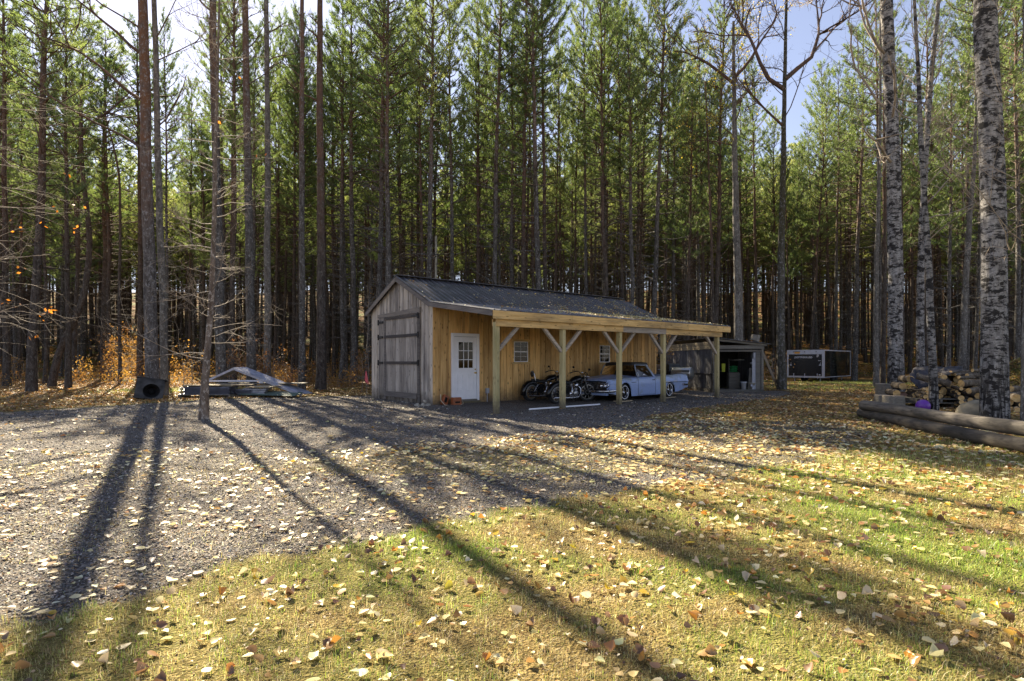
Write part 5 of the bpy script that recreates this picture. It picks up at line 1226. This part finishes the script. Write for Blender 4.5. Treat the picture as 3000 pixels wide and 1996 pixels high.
# ---------------------------------------------------------------- trees
def needles_np(Pt, D, m, L, W, spread=.75):
    n = len(Pt); d = unit(D[:, None] + spread * rng.standard_normal((n, m, 3))); l = L * rng.uniform(.6, 1.2, (n, m, 1))
    s = unit(np.cross(d, rng.standard_normal((n, m, 3)))) * W / 2
    b = Pt[:, None] + .25 * L * rng.standard_normal((n, m, 3)) * .5
    V = np.stack([b - s, b + s, b + d * l], 2).reshape(-1, 3)
    return V, np.arange(n * m * 3).reshape(-1, 3)
def pine_parts(seed, H, zb, Rm, dens=1., twigs=9, tuft=3, nd_=6, nl=.20, nw=.036, dead=(2.5, 1.0), r0=.17, lowpoly=False, lop=.0):
    """trunk+bare branches accumulators and a needle accumulator"""
    global rng; old = rng; rng = np.random.default_rng(seed)
    wd, cr = Acc(), Acc(); k = 12
    zz = np.linspace(0, H, k); wob = np.cumsum(rng.standard_normal((k, 2)) * .05, 0); wob[0] = 0
    path = np.stack([wob[:, 0], wob[:, 1], zz], -1); rad = r0 * (1 - zz / H) ** .75 + .012; rad[0] *= 1.25
    wd.add(*tube_np(path, rad, 6 if lowpoly else 8, wob=.05))
    at = lambda z: np.array([np.interp(z, zz, path[:, 0]), np.interp(z, zz, path[:, 1]), z])
    z = dead[0]; PT, DD = [], []
    while z < H - .3:
        live = z > zb; f = (z - zb) / (H - zb) if live else 0
        nb = rng.integers(3, 6) if live else rng.integers(2, 6)
        for _ in range(nb):
            if rng.random() > (dens if live else dead[1]): continue
            az = rng.uniform(0, 2 * math.pi)
            if live:
                L = Rm * (.45 + .55 * math.sin(min(1, f * 2.2) * math.pi / 2)) * (1 - f) ** .62 * rng.uniform(.55, 1.25) + .25; el = .15 + .75 * f + rng.uniform(-.15, .2)
            else: L = rng.uniform(.4, 1.2 + 1.6 * z / zb); el = rng.uniform(-.1, .4)
            d = np.array([math.cos(az) * math.cos(el), math.sin(az) * math.cos(el), math.sin(el)]); b0 = at(z)
            t = np.linspace(0, 1, 4 if live else 3); cur = np.array([0, 0, .22 * L * (1 if live else .3)])
            pth = b0 + d * L * t[:, None] + cur * (t ** 2)[:, None]
            if len(pth) > 2: pth[1:] += .05 * L * rng.standard_normal((len(pth) - 1, 3)) * .6
            wd.add(*tube_np(pth, np.linspace((.010 if live else .014) + (.012 if live else .011) * L, .006 if live else .008, len(t)), 3))
            if live:
                nt_ = max(3, int(twigs * L / Rm * 1.2))
                for q in range(nt_):
                    u = rng.uniform(.28, 1.0); bp = b0 + d * L * u + cur * u * u
                    ta = az + rng.choice([-1, 1]) * rng.uniform(.4, 1.2); te = el + rng.uniform(-.1, .6)
                    td = np.array([math.cos(ta) * math.cos(te), math.sin(ta) * math.cos(te), math.sin(te)]); tl = rng.uniform(.2, .55) * (1.2 - .5 * u)
                    for w_ in range(tuft): PT.append(bp + td * tl * (w_ + 1) / tuft); DD.append(td * .6 + np.array([0, 0, .35]))
                PT.append(b0 + d * L + cur); DD.append(d + np.array([0, 0, .4]))
            elif not lowpoly:
                for q in range(rng.integers(1, 4)):
                    u = rng.uniform(.3, .95); bp = b0 + d * L * u + cur * u * u; td = unit(d + .8 * rng.standard_normal(3))
                    wd.add(*tube_np(np.stack([bp, bp + td * rng.uniform(.2, .65)]), [.010, .005], 3))
        z += rng.uniform(.28, .6) * (1 if live else 1.1)
    PT, DD = np.array(PT), np.array(DD); PT += 0
    cr.add(*needles_np(PT, DD, nd_, nl, nw))
    rng = old; return wd, cr
# shared pine meshes: (trunk with its bare branches, needle crown)
PINES = []
for sd, H, zb, Rm, dn in ((1, 25, 13, 3.3, .95), (2, 27, 15.5, 3.0, .9), (3, 24, 11.5, 3.3, .95), (4, 27, 16, 3.2, .9), (5, 24, 13, 2.9, .9), (6, 26, 12, 3.6, .9), (7, 20, 8, 2.8, .95)):
    wdp, crp = pine_parts(sd, H, zb, Rm, dn, 11, 3, 7, .20, .034)
    PINES.append((wdp.mesh('pine_trunk', M['pine_bark'], True), crp.mesh('pine_crown', M['needles']), H))
PINES_D = []
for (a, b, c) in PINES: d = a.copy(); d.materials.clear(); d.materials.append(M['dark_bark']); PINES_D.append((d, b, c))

def pine(variant, loc, s=1., rz=None, dark=False, label=None, group=None, crown=True, sxy=1.):
    tr, cr, H = (PINES_D if dark else PINES)[variant]
    T = thing('pine_tree', label, 'tree', tuple(loc), random.uniform(0, 6.28) if rz is None else rz, group); T.scale = (s * sxy, s * sxy, s)
    tl = 3.0 if random.random() < .1 else .9
    T.rotation_euler = (R(random.gauss(0, tl)), R(random.gauss(0, tl)), T.rotation_euler[2])
    ob('trunk', tr, T)
    if crown: ob('crown', cr, T)
    return T

# custom trunk through picture points at depth Yd
def trunk_path(pts, Yd, H):
    W = [P(x, y, Yd) for x, y in pts]; W[0].z = min(W[0].z, float(hz(W[0].x, W[0].y)) - .05)
    if W[-1].z < H:
        d = (W[-1] - W[-2]).normalized(); W.append(W[-1] + d * (H - W[-1].z) / max(d.z, .3))
    base = Vector((W[0].x, W[0].y, float(hz(W[0].x, W[0].y)))); P_ = np.array([tuple(p - base) for p in W])
    # resample with a slight wander
    n = max(10, int(H / .9)); L = np.concatenate([[0], np.cumsum(np.linalg.norm(np.diff(P_, axis=0), axis=1))]); t = np.linspace(0, L[-1], n)
    Q = np.stack([np.interp(t, L, P_[:, i_]) for i_ in range(3)], -1)
    for _ in range(2): Q[1:-1] = .25 * Q[:-2] + .5 * Q[1:-1] + .25 * Q[2:]
    Q[1:] += np.stack([np.cumsum(rng.standard_normal(n - 1) * .012), np.cumsum(rng.standard_normal(n - 1) * .02), np.zeros(n - 1)], -1); return base, Q
def branch(acc, p, d, L, r, depth, up=.25, nsub=4, tips=None, sides=4, spread=.9):
    k = 5 if depth > 0 else 3; pts = [np.array(p, float)]; d = unit(np.array(d, float))
    for i_ in range(k):
        d = unit(d + rng.standard_normal(3) * .13 + np.array([0, 0, up * .22])); pts.append(pts[-1] + d * L / k)
    pts = np.array(pts); acc.add(*tube_np(pts, np.linspace(r, r * .38, k + 1), sides))
    if depth > 0:
        for q in range(nsub):
            u = rng.uniform(.3, 1.0); i_ = min(int(u * k), k - 1); b = pts[i_] + (pts[i_ + 1] - pts[i_]) * (u * k - i_); dd = unit(pts[i_ + 1] - pts[i_])
            s = unit(dd + spread * rng.standard_normal(3) * .75); branch(acc, b, s, L * rng.uniform(.35, .62), r * .5, depth - 1, up, nsub, tips, 3, spread)
    elif tips is not None: tips.append((pts[-1], d))
def bare_tree(name, label, pts, Yd, H, w_px, bark, zfirst, nbr, Lb, el=(.5, 1.0), depth=2, nsub=4, leafmat_=None, nleaf=0, cat='tree', group=None, r_top=.25, flare=1.25, horiz=False, az=None, forks=(), up=.25, nr=14, twigmat=None, trunk2=None, dead=0):
    base, Q = trunk_path(pts, Yd, H); n = len(Q); r0 = w_px * Yd / FPX / 2
    T = thing(name, label, cat, tuple(base), 0, group)
    f = np.linspace(0, 1, n); rad = r0 * (1 - (1 - r_top) * f ** 1.1); rad[0] *= flare; rad[1] *= 1 + (flare - 1) * .3
    a = Acc(); a.add(*tube_np(np.array(Q), rad, nr, wob=.025))
    a_tr = a.mesh('trunk', bark, True); ob('trunk', a_tr, T)
    b = Acc(); tips = []
    Zs = Q[:, 2]
    def at(z): return np.array([np.interp(z, Zs, Q[:, 0]), np.interp(z, Zs, Q[:, 1]), z])
    for k in range(nbr):
        z = zfirst + (Q[-1, 2] - zfirst) * ((k + rng.random()) / nbr); fr = (z - zfirst) / max(.1, Q[-1, 2] - zfirst)
        az_ = rng.uniform(0, 2 * math.pi) if az is None else az[0] + rng.uniform(-az[1], az[1]); e = rng.uniform(*el) * (.7 + .5 * fr)
        L = Lb * rng.uniform(.55, 1.15) * (1 - .45 * fr); rr = max(.006, np.interp(z, Zs, rad) * rng.uniform(.22, .4))
        if horiz: rr = rng.uniform(.009, .015)
        branch(b, at(z), (math.cos(az_) * math.cos(e), math.sin(az_) * math.cos(e), math.sin(e)), L, rr, depth, up, nsub, tips)
    for (z, az_, e, L, rr) in forks: branch(b, at(z), (math.cos(az_) * math.cos(e), math.sin(az_) * math.cos(e), math.sin(e)), L, rr, 3, up, 5, tips, 7, .7)
    for k in range(dead):
        z = rng.uniform(1.5, zfirst); az_ = rng.uniform(0, 6.28); branch(b, at(z), (math.cos(az_), math.sin(az_), rng.uniform(-.1, .4)), rng.uniform(.4, 1.3), .010, 1, 0, 3, None)
    if b.n: ob('branches', b.mesh('branches', twigmat or bark, True), T)
    if nleaf and tips:
        tp = np.array([t[0] for t in tips]); q = tp[rng.integers(0, len(tp), nleaf)] + rng.standard_normal((nleaf, 3)) * .13
        lf = leaf_cloud(q, .05); ob('leaves', lf.mesh('leaves', leafmat_), T)
    return T
def leaf_cloud(q, s, flat=.0):
    n = len(q); A = unit(rng.standard_normal((n, 3))); B = unit(np.cross(A, rng.standard_normal((n, 3)))); sz = s * rng.uniform(.6, 1.3, (n, 1))
    V = np.stack([q - A * sz, q + B * sz * .62, q + A * sz, q - B * sz * .62], 1).reshape(-1, 3); a = Acc(); a.add(V, np.arange(n * 4).reshape(-1, 4)); return a

PB, DB, OB = M['pine_bark'], M['dark_bark'], M['poplar_bark']
TW = M['twig']
# front row on the left
bare_tree('poplar_tree', 'thick tall grey trunk left of the metal piles, next to its slimmer twin', [(449, 1168), (442, 1000), (436, 800), (432, 550), (430, 300), (426, 0)], 23.3, 25, 36, barkmat('tall trunk bark', (.05, .042, .038), (.15, .135, .125), (.36, .35, .35), .55, (.17, .085, .045), z0=6, z1=11), 8.8, 9, 6.0, (.45, .75), 2, 4, None, 0, r_top=.5, az=(math.pi, 1.0), twigmat=DB, dead=6, flare=1.35)
bare_tree('poplar_tree', 'slimmer tall grey trunk directly right of the thick one', [(481, 1160), (479, 950), (475, 700), (469, 400), (464, 200), (458, 0)], 24.3, 23, 21, OB, 10.5, 9, 3.6, (.3, .8), 2, 4, r_top=.5, twigmat=DB, dead=5)
bare_tree('poplar_tree', 'tall grey trunk behind the peak of the metal roof section', [(650, 1135), (645, 900), (640, 600), (636, 300), (634, 0)], 25.2, 24, 28, PB, 14, 6, 3.0, (.4, .9), 2, 4, r_top=.5, twigmat=DB, dead=8)
bare_tree('poplar_tree', 'tall grey trunk behind the sloping metal roof sheet', [(736, 1120), (732, 800), (730, 500), (728, 200), (726, 0)], 26.5, 24, 26, PB, 14, 6, 2.6, (.4, .9), 2, 4, r_top=.5, twigmat=DB, dead=8)
bare_tree('poplar_tree', 'whitish flecked slim trunk right of the trunk behind the roof sheet', [(783, 1125), (784, 800), (786, 500), (784, 200), (782, 0)], 29, 24, 21, OB, 14, 6, 2.8, (.4, .9), 2, 4, r_top=.5, twigmat=DB, dead=6)
# small leaning birch in the gravel, full of horizontal twigs
bare_tree('birch_tree', 'small slender birch with a split foot standing in the gravel', [(597, 1228), (600, 1100), (612, 950), (621, 800), (623, 650), (626, 460), (631, 330), (636, 200)], 14.7, 12, 19, M['small_bark'], 1.5, 64, 1.8, (.0, .35), 2, 5, M['maple'], 5, r_top=.14, horiz=True, twigmat=M['twig'], flare=1.6, up=.12, nr=12)
T = None
# pines of the left and middle: (variant, Y, base x, w px, dark, s, label)
bare_tree('pine_tree', 'tall grey trunk right of the whitish slim one, left of the thick dark trunk', [(885, 1136), (884, 800), (882, 500), (880, 200), (878, 0)], 28.2, 22, 19, PB, 14, 6, 2.4, (.2, .7), 2, 4, r_top=.5, twigmat=DB, dead=16)
bare_tree('pine_tree', 'thick dark trunk halfway between the metal pile and the shed', [(940, 1130), (940, 800), (939, 500), (938, 200), (937, 0)], 29, 22, 27, DB, 14, 6, 2.4, (.2, .7), 2, 4, r_top=.5, twigmat=DB, dead=18)
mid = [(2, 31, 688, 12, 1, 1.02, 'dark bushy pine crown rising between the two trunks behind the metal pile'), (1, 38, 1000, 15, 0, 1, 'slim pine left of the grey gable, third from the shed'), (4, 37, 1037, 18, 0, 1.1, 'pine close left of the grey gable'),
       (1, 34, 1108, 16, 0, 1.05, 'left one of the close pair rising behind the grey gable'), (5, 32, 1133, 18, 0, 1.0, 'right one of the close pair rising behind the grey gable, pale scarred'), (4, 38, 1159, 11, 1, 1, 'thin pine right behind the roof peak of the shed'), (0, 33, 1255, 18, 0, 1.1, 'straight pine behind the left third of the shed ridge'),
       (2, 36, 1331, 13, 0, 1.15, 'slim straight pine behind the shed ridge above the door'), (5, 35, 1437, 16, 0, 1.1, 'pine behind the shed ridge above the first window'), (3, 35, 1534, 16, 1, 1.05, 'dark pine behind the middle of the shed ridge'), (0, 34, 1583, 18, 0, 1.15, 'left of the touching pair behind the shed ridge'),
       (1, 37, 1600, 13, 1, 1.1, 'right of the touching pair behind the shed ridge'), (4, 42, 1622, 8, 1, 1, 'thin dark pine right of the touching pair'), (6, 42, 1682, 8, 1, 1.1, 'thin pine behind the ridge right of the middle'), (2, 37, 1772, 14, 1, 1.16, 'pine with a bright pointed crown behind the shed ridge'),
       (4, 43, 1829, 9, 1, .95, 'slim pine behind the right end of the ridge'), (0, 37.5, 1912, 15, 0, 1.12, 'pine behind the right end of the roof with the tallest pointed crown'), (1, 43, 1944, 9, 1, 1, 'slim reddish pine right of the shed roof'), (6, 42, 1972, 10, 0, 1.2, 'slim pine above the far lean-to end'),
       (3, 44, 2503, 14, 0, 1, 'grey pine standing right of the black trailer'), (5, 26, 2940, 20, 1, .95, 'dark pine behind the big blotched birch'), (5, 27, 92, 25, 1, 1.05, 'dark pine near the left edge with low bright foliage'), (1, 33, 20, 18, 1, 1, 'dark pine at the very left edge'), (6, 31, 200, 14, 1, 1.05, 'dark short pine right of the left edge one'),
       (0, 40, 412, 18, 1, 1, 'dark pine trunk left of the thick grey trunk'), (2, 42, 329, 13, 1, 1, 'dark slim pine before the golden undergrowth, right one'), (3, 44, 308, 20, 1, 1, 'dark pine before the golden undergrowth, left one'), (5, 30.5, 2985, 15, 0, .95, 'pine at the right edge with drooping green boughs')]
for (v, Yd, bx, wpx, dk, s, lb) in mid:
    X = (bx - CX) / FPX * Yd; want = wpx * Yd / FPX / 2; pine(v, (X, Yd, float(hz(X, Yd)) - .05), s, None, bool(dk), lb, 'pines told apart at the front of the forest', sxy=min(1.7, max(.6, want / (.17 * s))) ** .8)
m_snag = bare_tree('snag', 'pale broken barkless trunk behind the shed ridge', [(1278, 1090), (1278, 850), (1277, 692)], 35, 8.5, 8, M['snag'], 99, 0, 1, r_top=.8)
bare_tree('crooked_tree', 'crooked dark hardwood bending in an S left of the golden undergrowth', [(150, 1098), (172, 1000), (225, 950), (250, 850), (262, 700), (262, 660), (240, 560), (234, 400), (236, 330)], 33, 17.5, 20, DB, 13.5, 9, 3.2, (.2, .9), 3, 3, r_top=.4, forks=((14.5, .2, .9, 4, .09), (14.2, 3.0, .9, 4, .08)))
bare_tree('poplar_tree', 'thin forked bare tree between the two dark pines on the left', [(412 - 60, 1096), (350, 800), (352, 500), (330, 420)], 36, 17, 10, DB, 12, 8, 3, (.3, 1.), 2, 4, r_top=.4)
# hardwoods on the right
bare_tree('poplar_tree', 'forked bare tree with yellow leaves behind the tool shack', [(2166, 1130), (2163, 900), (2158, 600), (2155, 300), (2154, 180)], 33, 21, 28, OB, 13.5, 11, 3.6, (.5, 1.), 3, 4, M['yellow'], 2600, r_top=.25, forks=((17.5, 2.6, .8, 5, .10), (17.8, .3, .85, 5, .10)), twigmat=DB, dead=4)
bare_tree('poplar_tree', 'thin spreading bare tree rising above the far end of the lean-to', [(2092, 1110), (2088, 700), (2085, 450), (2080, 330)], 38, 20, 9, DB, 11, 14, 3.6, (.7, 1.2), 3, 4, M['yellow'], 500, r_top=.4)
bare_tree('poplar_tree', 'mossy dark forked tree directly right of the leaning board', [(2290, 1142), (2287, 1000), (2291, 750), (2298, 500), (2303, 250), (2304, 100), (2309, -60)], 29.5, 21.5, 25, barkmat('mossy bark', (.03, .028, .022), (.10, .095, .075), (.34, .32, .34), .5, (.05, .045, .02), z0=6, z1=9), 13.5, 9, 3.4, (.6, 1.), 3, 4, r_top=.22, forks=((15.5, 2.9, .75, 5.0, .12), (16, .15, .8, 5.5, .13), (13.6, 3.3, .6, 3.4, .07)), twigmat=DB, dead=3)
bare_tree('poplar_tree', 'left stem of the twin trunks left of the big blotched birch', [(2567, 1136), (2568, 1000), (2572, 700), (2578, 300), (2580, 0)], 32, 22, 15, OB, 9, 9, 3.4, (.6, 1.), 2, 4, r_top=.3, twigmat=TW)
bare_tree('poplar_tree', 'right stem of the twin trunks behind the stumps', [(2585, 1134), (2590, 900), (2592, 600), (2590, 300), (2600, 0)], 32.5, 20, 14, DB, 8, 9, 3.4, (.6, 1.), 2, 4, r_top=.3, twigmat=TW)
BB = M['birch_bark']
bare_tree('birch_tree', 'thick blotched birch rising behind the stumps', [(2626, 1172), (2624, 1000), (2626, 800), (2618, 500), (2606, 250), (2597, 0)], 23, 22, 40, BB, 9.2, 12, 4.6, (.5, .95), 3, 4, r_top=.7, twigmat=TW, az=(2.9, 1.5), dead=5, nr=18)
bare_tree('birch_tree', 'straight birch between the thick birch and the thin near stem', [(2697, 1130), (2696, 900), (2700, 600), (2716, 350), (2734, 115), (2745, 0)], 29.5, 22, 22, BB, 10, 12, 3.6, (.6, 1.), 3, 4, r_top=.4, twigmat=TW)
bare_tree('birch_tree', 'thin near birch stem growing behind the poles beside the purple ball', [(2736, 1208), (2733, 1000), (2726, 800), (2712, 650), (2700, 500), (2690, 300), (2680, 100)], 16.9, 14, 22, M['small_bark'] if False else barkmat('young birch bark', (.13, .12, .115), (.30, .285, .27), (.46, .45, .42), .5, birch=True), 4.5, 16, 3.2, (.5, 1.), 3, 4, r_top=.25, twigmat=TW, nr=14)
bare_tree('birch_tree', 'pale leaning stem rising behind the woodpile', [(2815, 1095), (2822, 900), (2835, 700), (2853, 459), (2860, 200)], 30, 17, 19, OB, 9, 8, 3.2, (.6, 1.), 2, 4, r_top=.3, twigmat=TW)
bare_tree('birch_tree', 'biggest blotched birch trunk standing by the boulder', [(2915, 1240), (2912, 1100), (2905, 900), (2898, 650), (2888, 350), (2876, 0)], 14.35, 17, 64, BB, 10.5, 8, 3.4, (.5, .9), 2, 4, r_top=.78, flare=1.12, nr=24, twigmat=TW)
bare_tree('birch_tree', 'young stem with cracked bark at the right edge of the view', [(2998, 1252), (2999, 1000), (2996, 600), (2990, 200)], 13.8, 11, 14, OB, 3.6, 12, 2.6, (.3, .8), 2, 4, r_top=.3, twigmat=TW, az=(3.0, .8))
# branches with a few orange leaves reaching in from a young maple just beyond the left edge
def maple():
    T = thing('maple_tree', 'bare maple branches with a few orange leaves reaching in at the left edge', 'tree', (-10.4, 10.2, GZ)); a = Acc(); b = Acc(); tips = []
    z = np.linspace(0, 8.5, 12); Q = np.stack([.02 * z, 0 * z, z], -1); a.add(*tube_np(Q, np.linspace(.11, .03, 12), 10)); ob('trunk', a.mesh('trunk', OB, True), T)
    for k in range(22):
        zz = rng.uniform(1.6, 6.2); az = rng.uniform(-.75, 1.1); branch(b, (.02 * zz, 0, zz), (math.cos(az), math.sin(az), rng.uniform(-.05, .25)), rng.uniform(1.3, 2.5), .008, 2, .05, 4, tips, 4)
    ob('branches', b.mesh('branches', TW, True), T); tp = np.array([t[0] for t in tips]); tp = tp[(tp[:, 2] < 4.6)]
    cl = tp[rng.integers(0, len(tp), 34)]; q = cl[rng.integers(0, len(cl), 80)] + rng.standard_normal((80, 3)) * .06
    ob('leaves', leaf_cloud(q, .042).mesh('leaves', M['maple']), T)
maple()

# the rest of the forest: individual pines first, nearest ones
def ok_tree(x, y):
    px_ = x / y * FPX + CX
    if px_ < 1090: front = 36.5
    elif px_ < 2100: front = 36.5
    elif px_ < 2560: front = 50
    else: front = 35
    if y < front: return False
    q = ((x + 25.5) * .85 + (y - 39) * .527); r_ = (-(x + 25.5) * .527 + (y - 39) * .85)
    if abs(q) < 3.6 and -3 < r_ < 50: return False
    if abs((x - 24.5) - (y - 45)) < 0: return False
    dx, dy = x - 22.3, y - 41; l_ = dx * .70 + dy * .714; w_ = -dx * .714 + dy * .70
    return not (-1.2 < l_ < 7.8 and -1 < w_ < 3.6)
placed = [((bx - CX) / FPX * Yd, Yd) for (_, Yd, bx, *_r) in mid]
cand = []
tries = 0
while len(cand) < 520 and tries < 60000:
    tries += 1; y = 35 + 62 * random.random() ** .9; x = random.uniform(-1, 1) * (.98 * y + 2)
    if not ok_tree(x, y): continue
    md = 1.45 if y < 60 else 1.9
    if any((x - a) ** 2 + (y - b) ** 2 < md * md for a, b in placed): continue
    placed.append((x, y)); cand.append((x, y))
cand.sort(key=lambda p: p[1])
NI = 262
SECT = ((130, 'at the far left edge'), (300, 'by the crooked tree'), (430, 'by the golden opening'), (620, 'behind the small gravel birch'), (800, 'behind the metal roof frame'), (960, 'right of the metal pile'), (1090, 'close left of the grey gable'), (1260, 'above the entry door'), (1430, 'above the first window'), (1600, 'above the motorcycles'), (1780, 'above the blue car'), (1960, 'above the lean-to end'), (2120, 'above the tool shack wall'), (2280, 'above the shack opening'), (2420, 'behind the trailer ramp'), (2540, 'behind the trailer side'), (2660, 'behind the stumps'), (2780, 'behind the tarp'), (2900, 'behind the log pile'), (9999, 'at the right edge'))
for (x, y) in cand[:NI]:
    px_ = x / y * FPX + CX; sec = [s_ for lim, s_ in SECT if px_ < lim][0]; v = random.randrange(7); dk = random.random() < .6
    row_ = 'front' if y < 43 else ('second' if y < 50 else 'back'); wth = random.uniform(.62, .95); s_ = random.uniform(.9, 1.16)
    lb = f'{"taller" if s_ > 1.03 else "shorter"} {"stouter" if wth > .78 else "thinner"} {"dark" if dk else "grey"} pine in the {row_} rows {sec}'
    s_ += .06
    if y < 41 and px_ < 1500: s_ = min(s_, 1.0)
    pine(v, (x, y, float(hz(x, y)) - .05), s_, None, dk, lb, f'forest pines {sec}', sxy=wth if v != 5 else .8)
# deeper forest as one mass
fw, fc = [], []
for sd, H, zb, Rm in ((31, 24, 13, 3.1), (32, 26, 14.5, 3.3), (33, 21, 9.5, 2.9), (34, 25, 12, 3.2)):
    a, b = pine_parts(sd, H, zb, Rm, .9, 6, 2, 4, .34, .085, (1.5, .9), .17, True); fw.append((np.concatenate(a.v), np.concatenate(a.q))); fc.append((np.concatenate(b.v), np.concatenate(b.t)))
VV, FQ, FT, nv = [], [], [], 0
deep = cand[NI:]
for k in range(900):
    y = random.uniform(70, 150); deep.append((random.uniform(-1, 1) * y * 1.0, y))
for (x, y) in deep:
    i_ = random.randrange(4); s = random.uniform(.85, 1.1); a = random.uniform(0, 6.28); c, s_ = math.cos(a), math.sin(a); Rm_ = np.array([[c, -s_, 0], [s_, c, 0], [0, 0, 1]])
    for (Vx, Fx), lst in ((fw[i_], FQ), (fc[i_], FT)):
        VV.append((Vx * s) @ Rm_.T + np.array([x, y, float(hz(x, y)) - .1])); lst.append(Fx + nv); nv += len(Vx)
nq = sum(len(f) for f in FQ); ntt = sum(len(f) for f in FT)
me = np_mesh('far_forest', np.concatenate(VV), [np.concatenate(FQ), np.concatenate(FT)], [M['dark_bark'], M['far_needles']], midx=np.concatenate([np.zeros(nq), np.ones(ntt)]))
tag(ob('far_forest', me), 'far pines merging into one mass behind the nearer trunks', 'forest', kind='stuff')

# autumn undergrowth: leafy stems between the trunks
ug = Acc(); us = Acc()
def clump(x, y, h, r, n, s):
    z0 = float(hz(x, y)); st_ = rng.integers(2, 5)
    pts = []
    for k in range(st_):
        az = rng.uniform(0, 6.28); top = np.array([x + math.cos(az) * r * .6, y + math.sin(az) * r * .6, z0 + h * rng.uniform(.6, 1.)]); b = np.array([x + .1 * math.cos(az), y + .1 * math.sin(az), z0 - .05]); m_ = (b + top) / 2 + rng.standard_normal(3) * .1
        us.add(*tube_np(np.stack([b, m_, top]), [.016, .011, .004], 3))
        m2 = n // st_; t = rng.uniform(.15, 1.05, m2) ** .8; q = b + (top - b) * t[:, None]; q = q + rng.standard_normal((m2, 3)) * np.array([r, r, h * .12]) * .55; q[:, 2] = np.maximum(q[:, 2], z0 + .03); pts.append(q)
    q = np.concatenate(pts); lc = leaf_cloud(q, s); ug.add(lc.v[0], lc.q[0])
cnt = 0
while cnt < 470:
    y = 30 + 60 * random.random() ** 1.2; x = random.uniform(-1, 1) * y * .95; px_ = x / y * FPX + CX
    if not ok_tree(x, y) and not (px_ < 1080 and y > 31): continue
    if px_ > 1080 and y < 44 and random.random() < .5: continue
    gold = 1.5 if 300 < px_ < 420 else 1.
    if px_ < 300 and random.random() < .45: cnt += 1; continue
    clump(x, y, random.uniform(.5, 1.9) * (1. if px_ < 1080 else .85) * gold, random.uniform(.4, .9), int(random.uniform(70, 190) * gold), .055 if y < 50 else .085); cnt += 1
un = Acc(); nleafv = ug.n
o = ob('undergrowth', ug.mesh('undergrowth', M['autumn'])); tag(o, 'orange and golden leafy undergrowth between the trunks', 'undergrowth', kind='stuff')
o = ob('undergrowth_stems', us.mesh('undergrowth_stems', M['twig'], True)); tag(o, 'thin bare stems of the forest undergrowth', 'undergrowth', kind='stuff')
# individual orange saplings behind the metal pile and at the shed corner
def sapling(px_, Yd, h, r, n, label, mat='autumn'):
    X = (px_ - CX) / FPX * Yd; T = thing('beech_sapling', label, 'sapling', (X, Yd, float(hz(X, Yd))), 0, 'saplings at the forest edge'); s = Acc(); tips = []
    z = np.linspace(-.05, h, 6); s.add(*tube_np(np.stack([.06 * np.sin(z * 2), 0 * z, z], -1), np.linspace(.02, .006, 6), 5))
    for k in range(int(9 * h)):
        zz = rng.uniform(.25 * h, h); az = rng.uniform(0, 6.28); branch(s, (0, 0, zz), (math.cos(az), math.sin(az), .35), r * rng.uniform(.5, 1.1), .008, 1, .1, 4, tips, 3)
    ob('stem', s.mesh('stem', TW, True), T)
    if n:
        tp = np.array([t[0] for t in tips]); q = tp[rng.integers(0, len(tp), n)] + rng.standard_normal((n, 3)) * .13; ob('foliage', leaf_cloud(q, .05).mesh('foliage', M[mat]), T)
    return T
for args in ((735, 27.5, 2.3, .8, 420, 'orange leaved sapling behind the sloping roof sheet'), (700, 28.5, 1.8, .8, 300, 'orange sapling showing through the metal roof section'), (800, 28.0, 1.7, .8, 320, 'orange sapling above the right slope of the roof sheet'), (870, 27, 1.2, .7, 220, 'low orange shrub at the right end of the metal pile'),
             (1060, 27.5, 1.7, .6, 260, 'orange shrub just left of the grey gable'), (1078, 31, 5.6, .5, 60, 'tall thin sapling with yellow leaves left of the gable roof'), (560, 27, 1.9, .6, 90, 'nearly bare thin sapling left of the small birch'), (535, 28, 2.2, .6, 60, 'thin bare stems right of the slimmer trunk'), (1935, 33, 3.0, .8, 260, 'yellow leaved shrub seen under the far lean-to'),
             (2262, 33, 1.9, .9, 300, 'yellow shrub behind the leaning board'), (350, 37, 2.6, 1.2, 900, 'bright golden shrub in the opening left of the thick trunk'), (385, 41, 3.0, 1.4, 900, 'golden shrub deeper in the opening on the left'), (2870, 18.9, .9, .25, 30, 'small green leaved shoot left of the big birch at log height')):
    sapling(*args)
# low bank of dead leaves at the left edge of the gravel and ferny brush right of the trailer
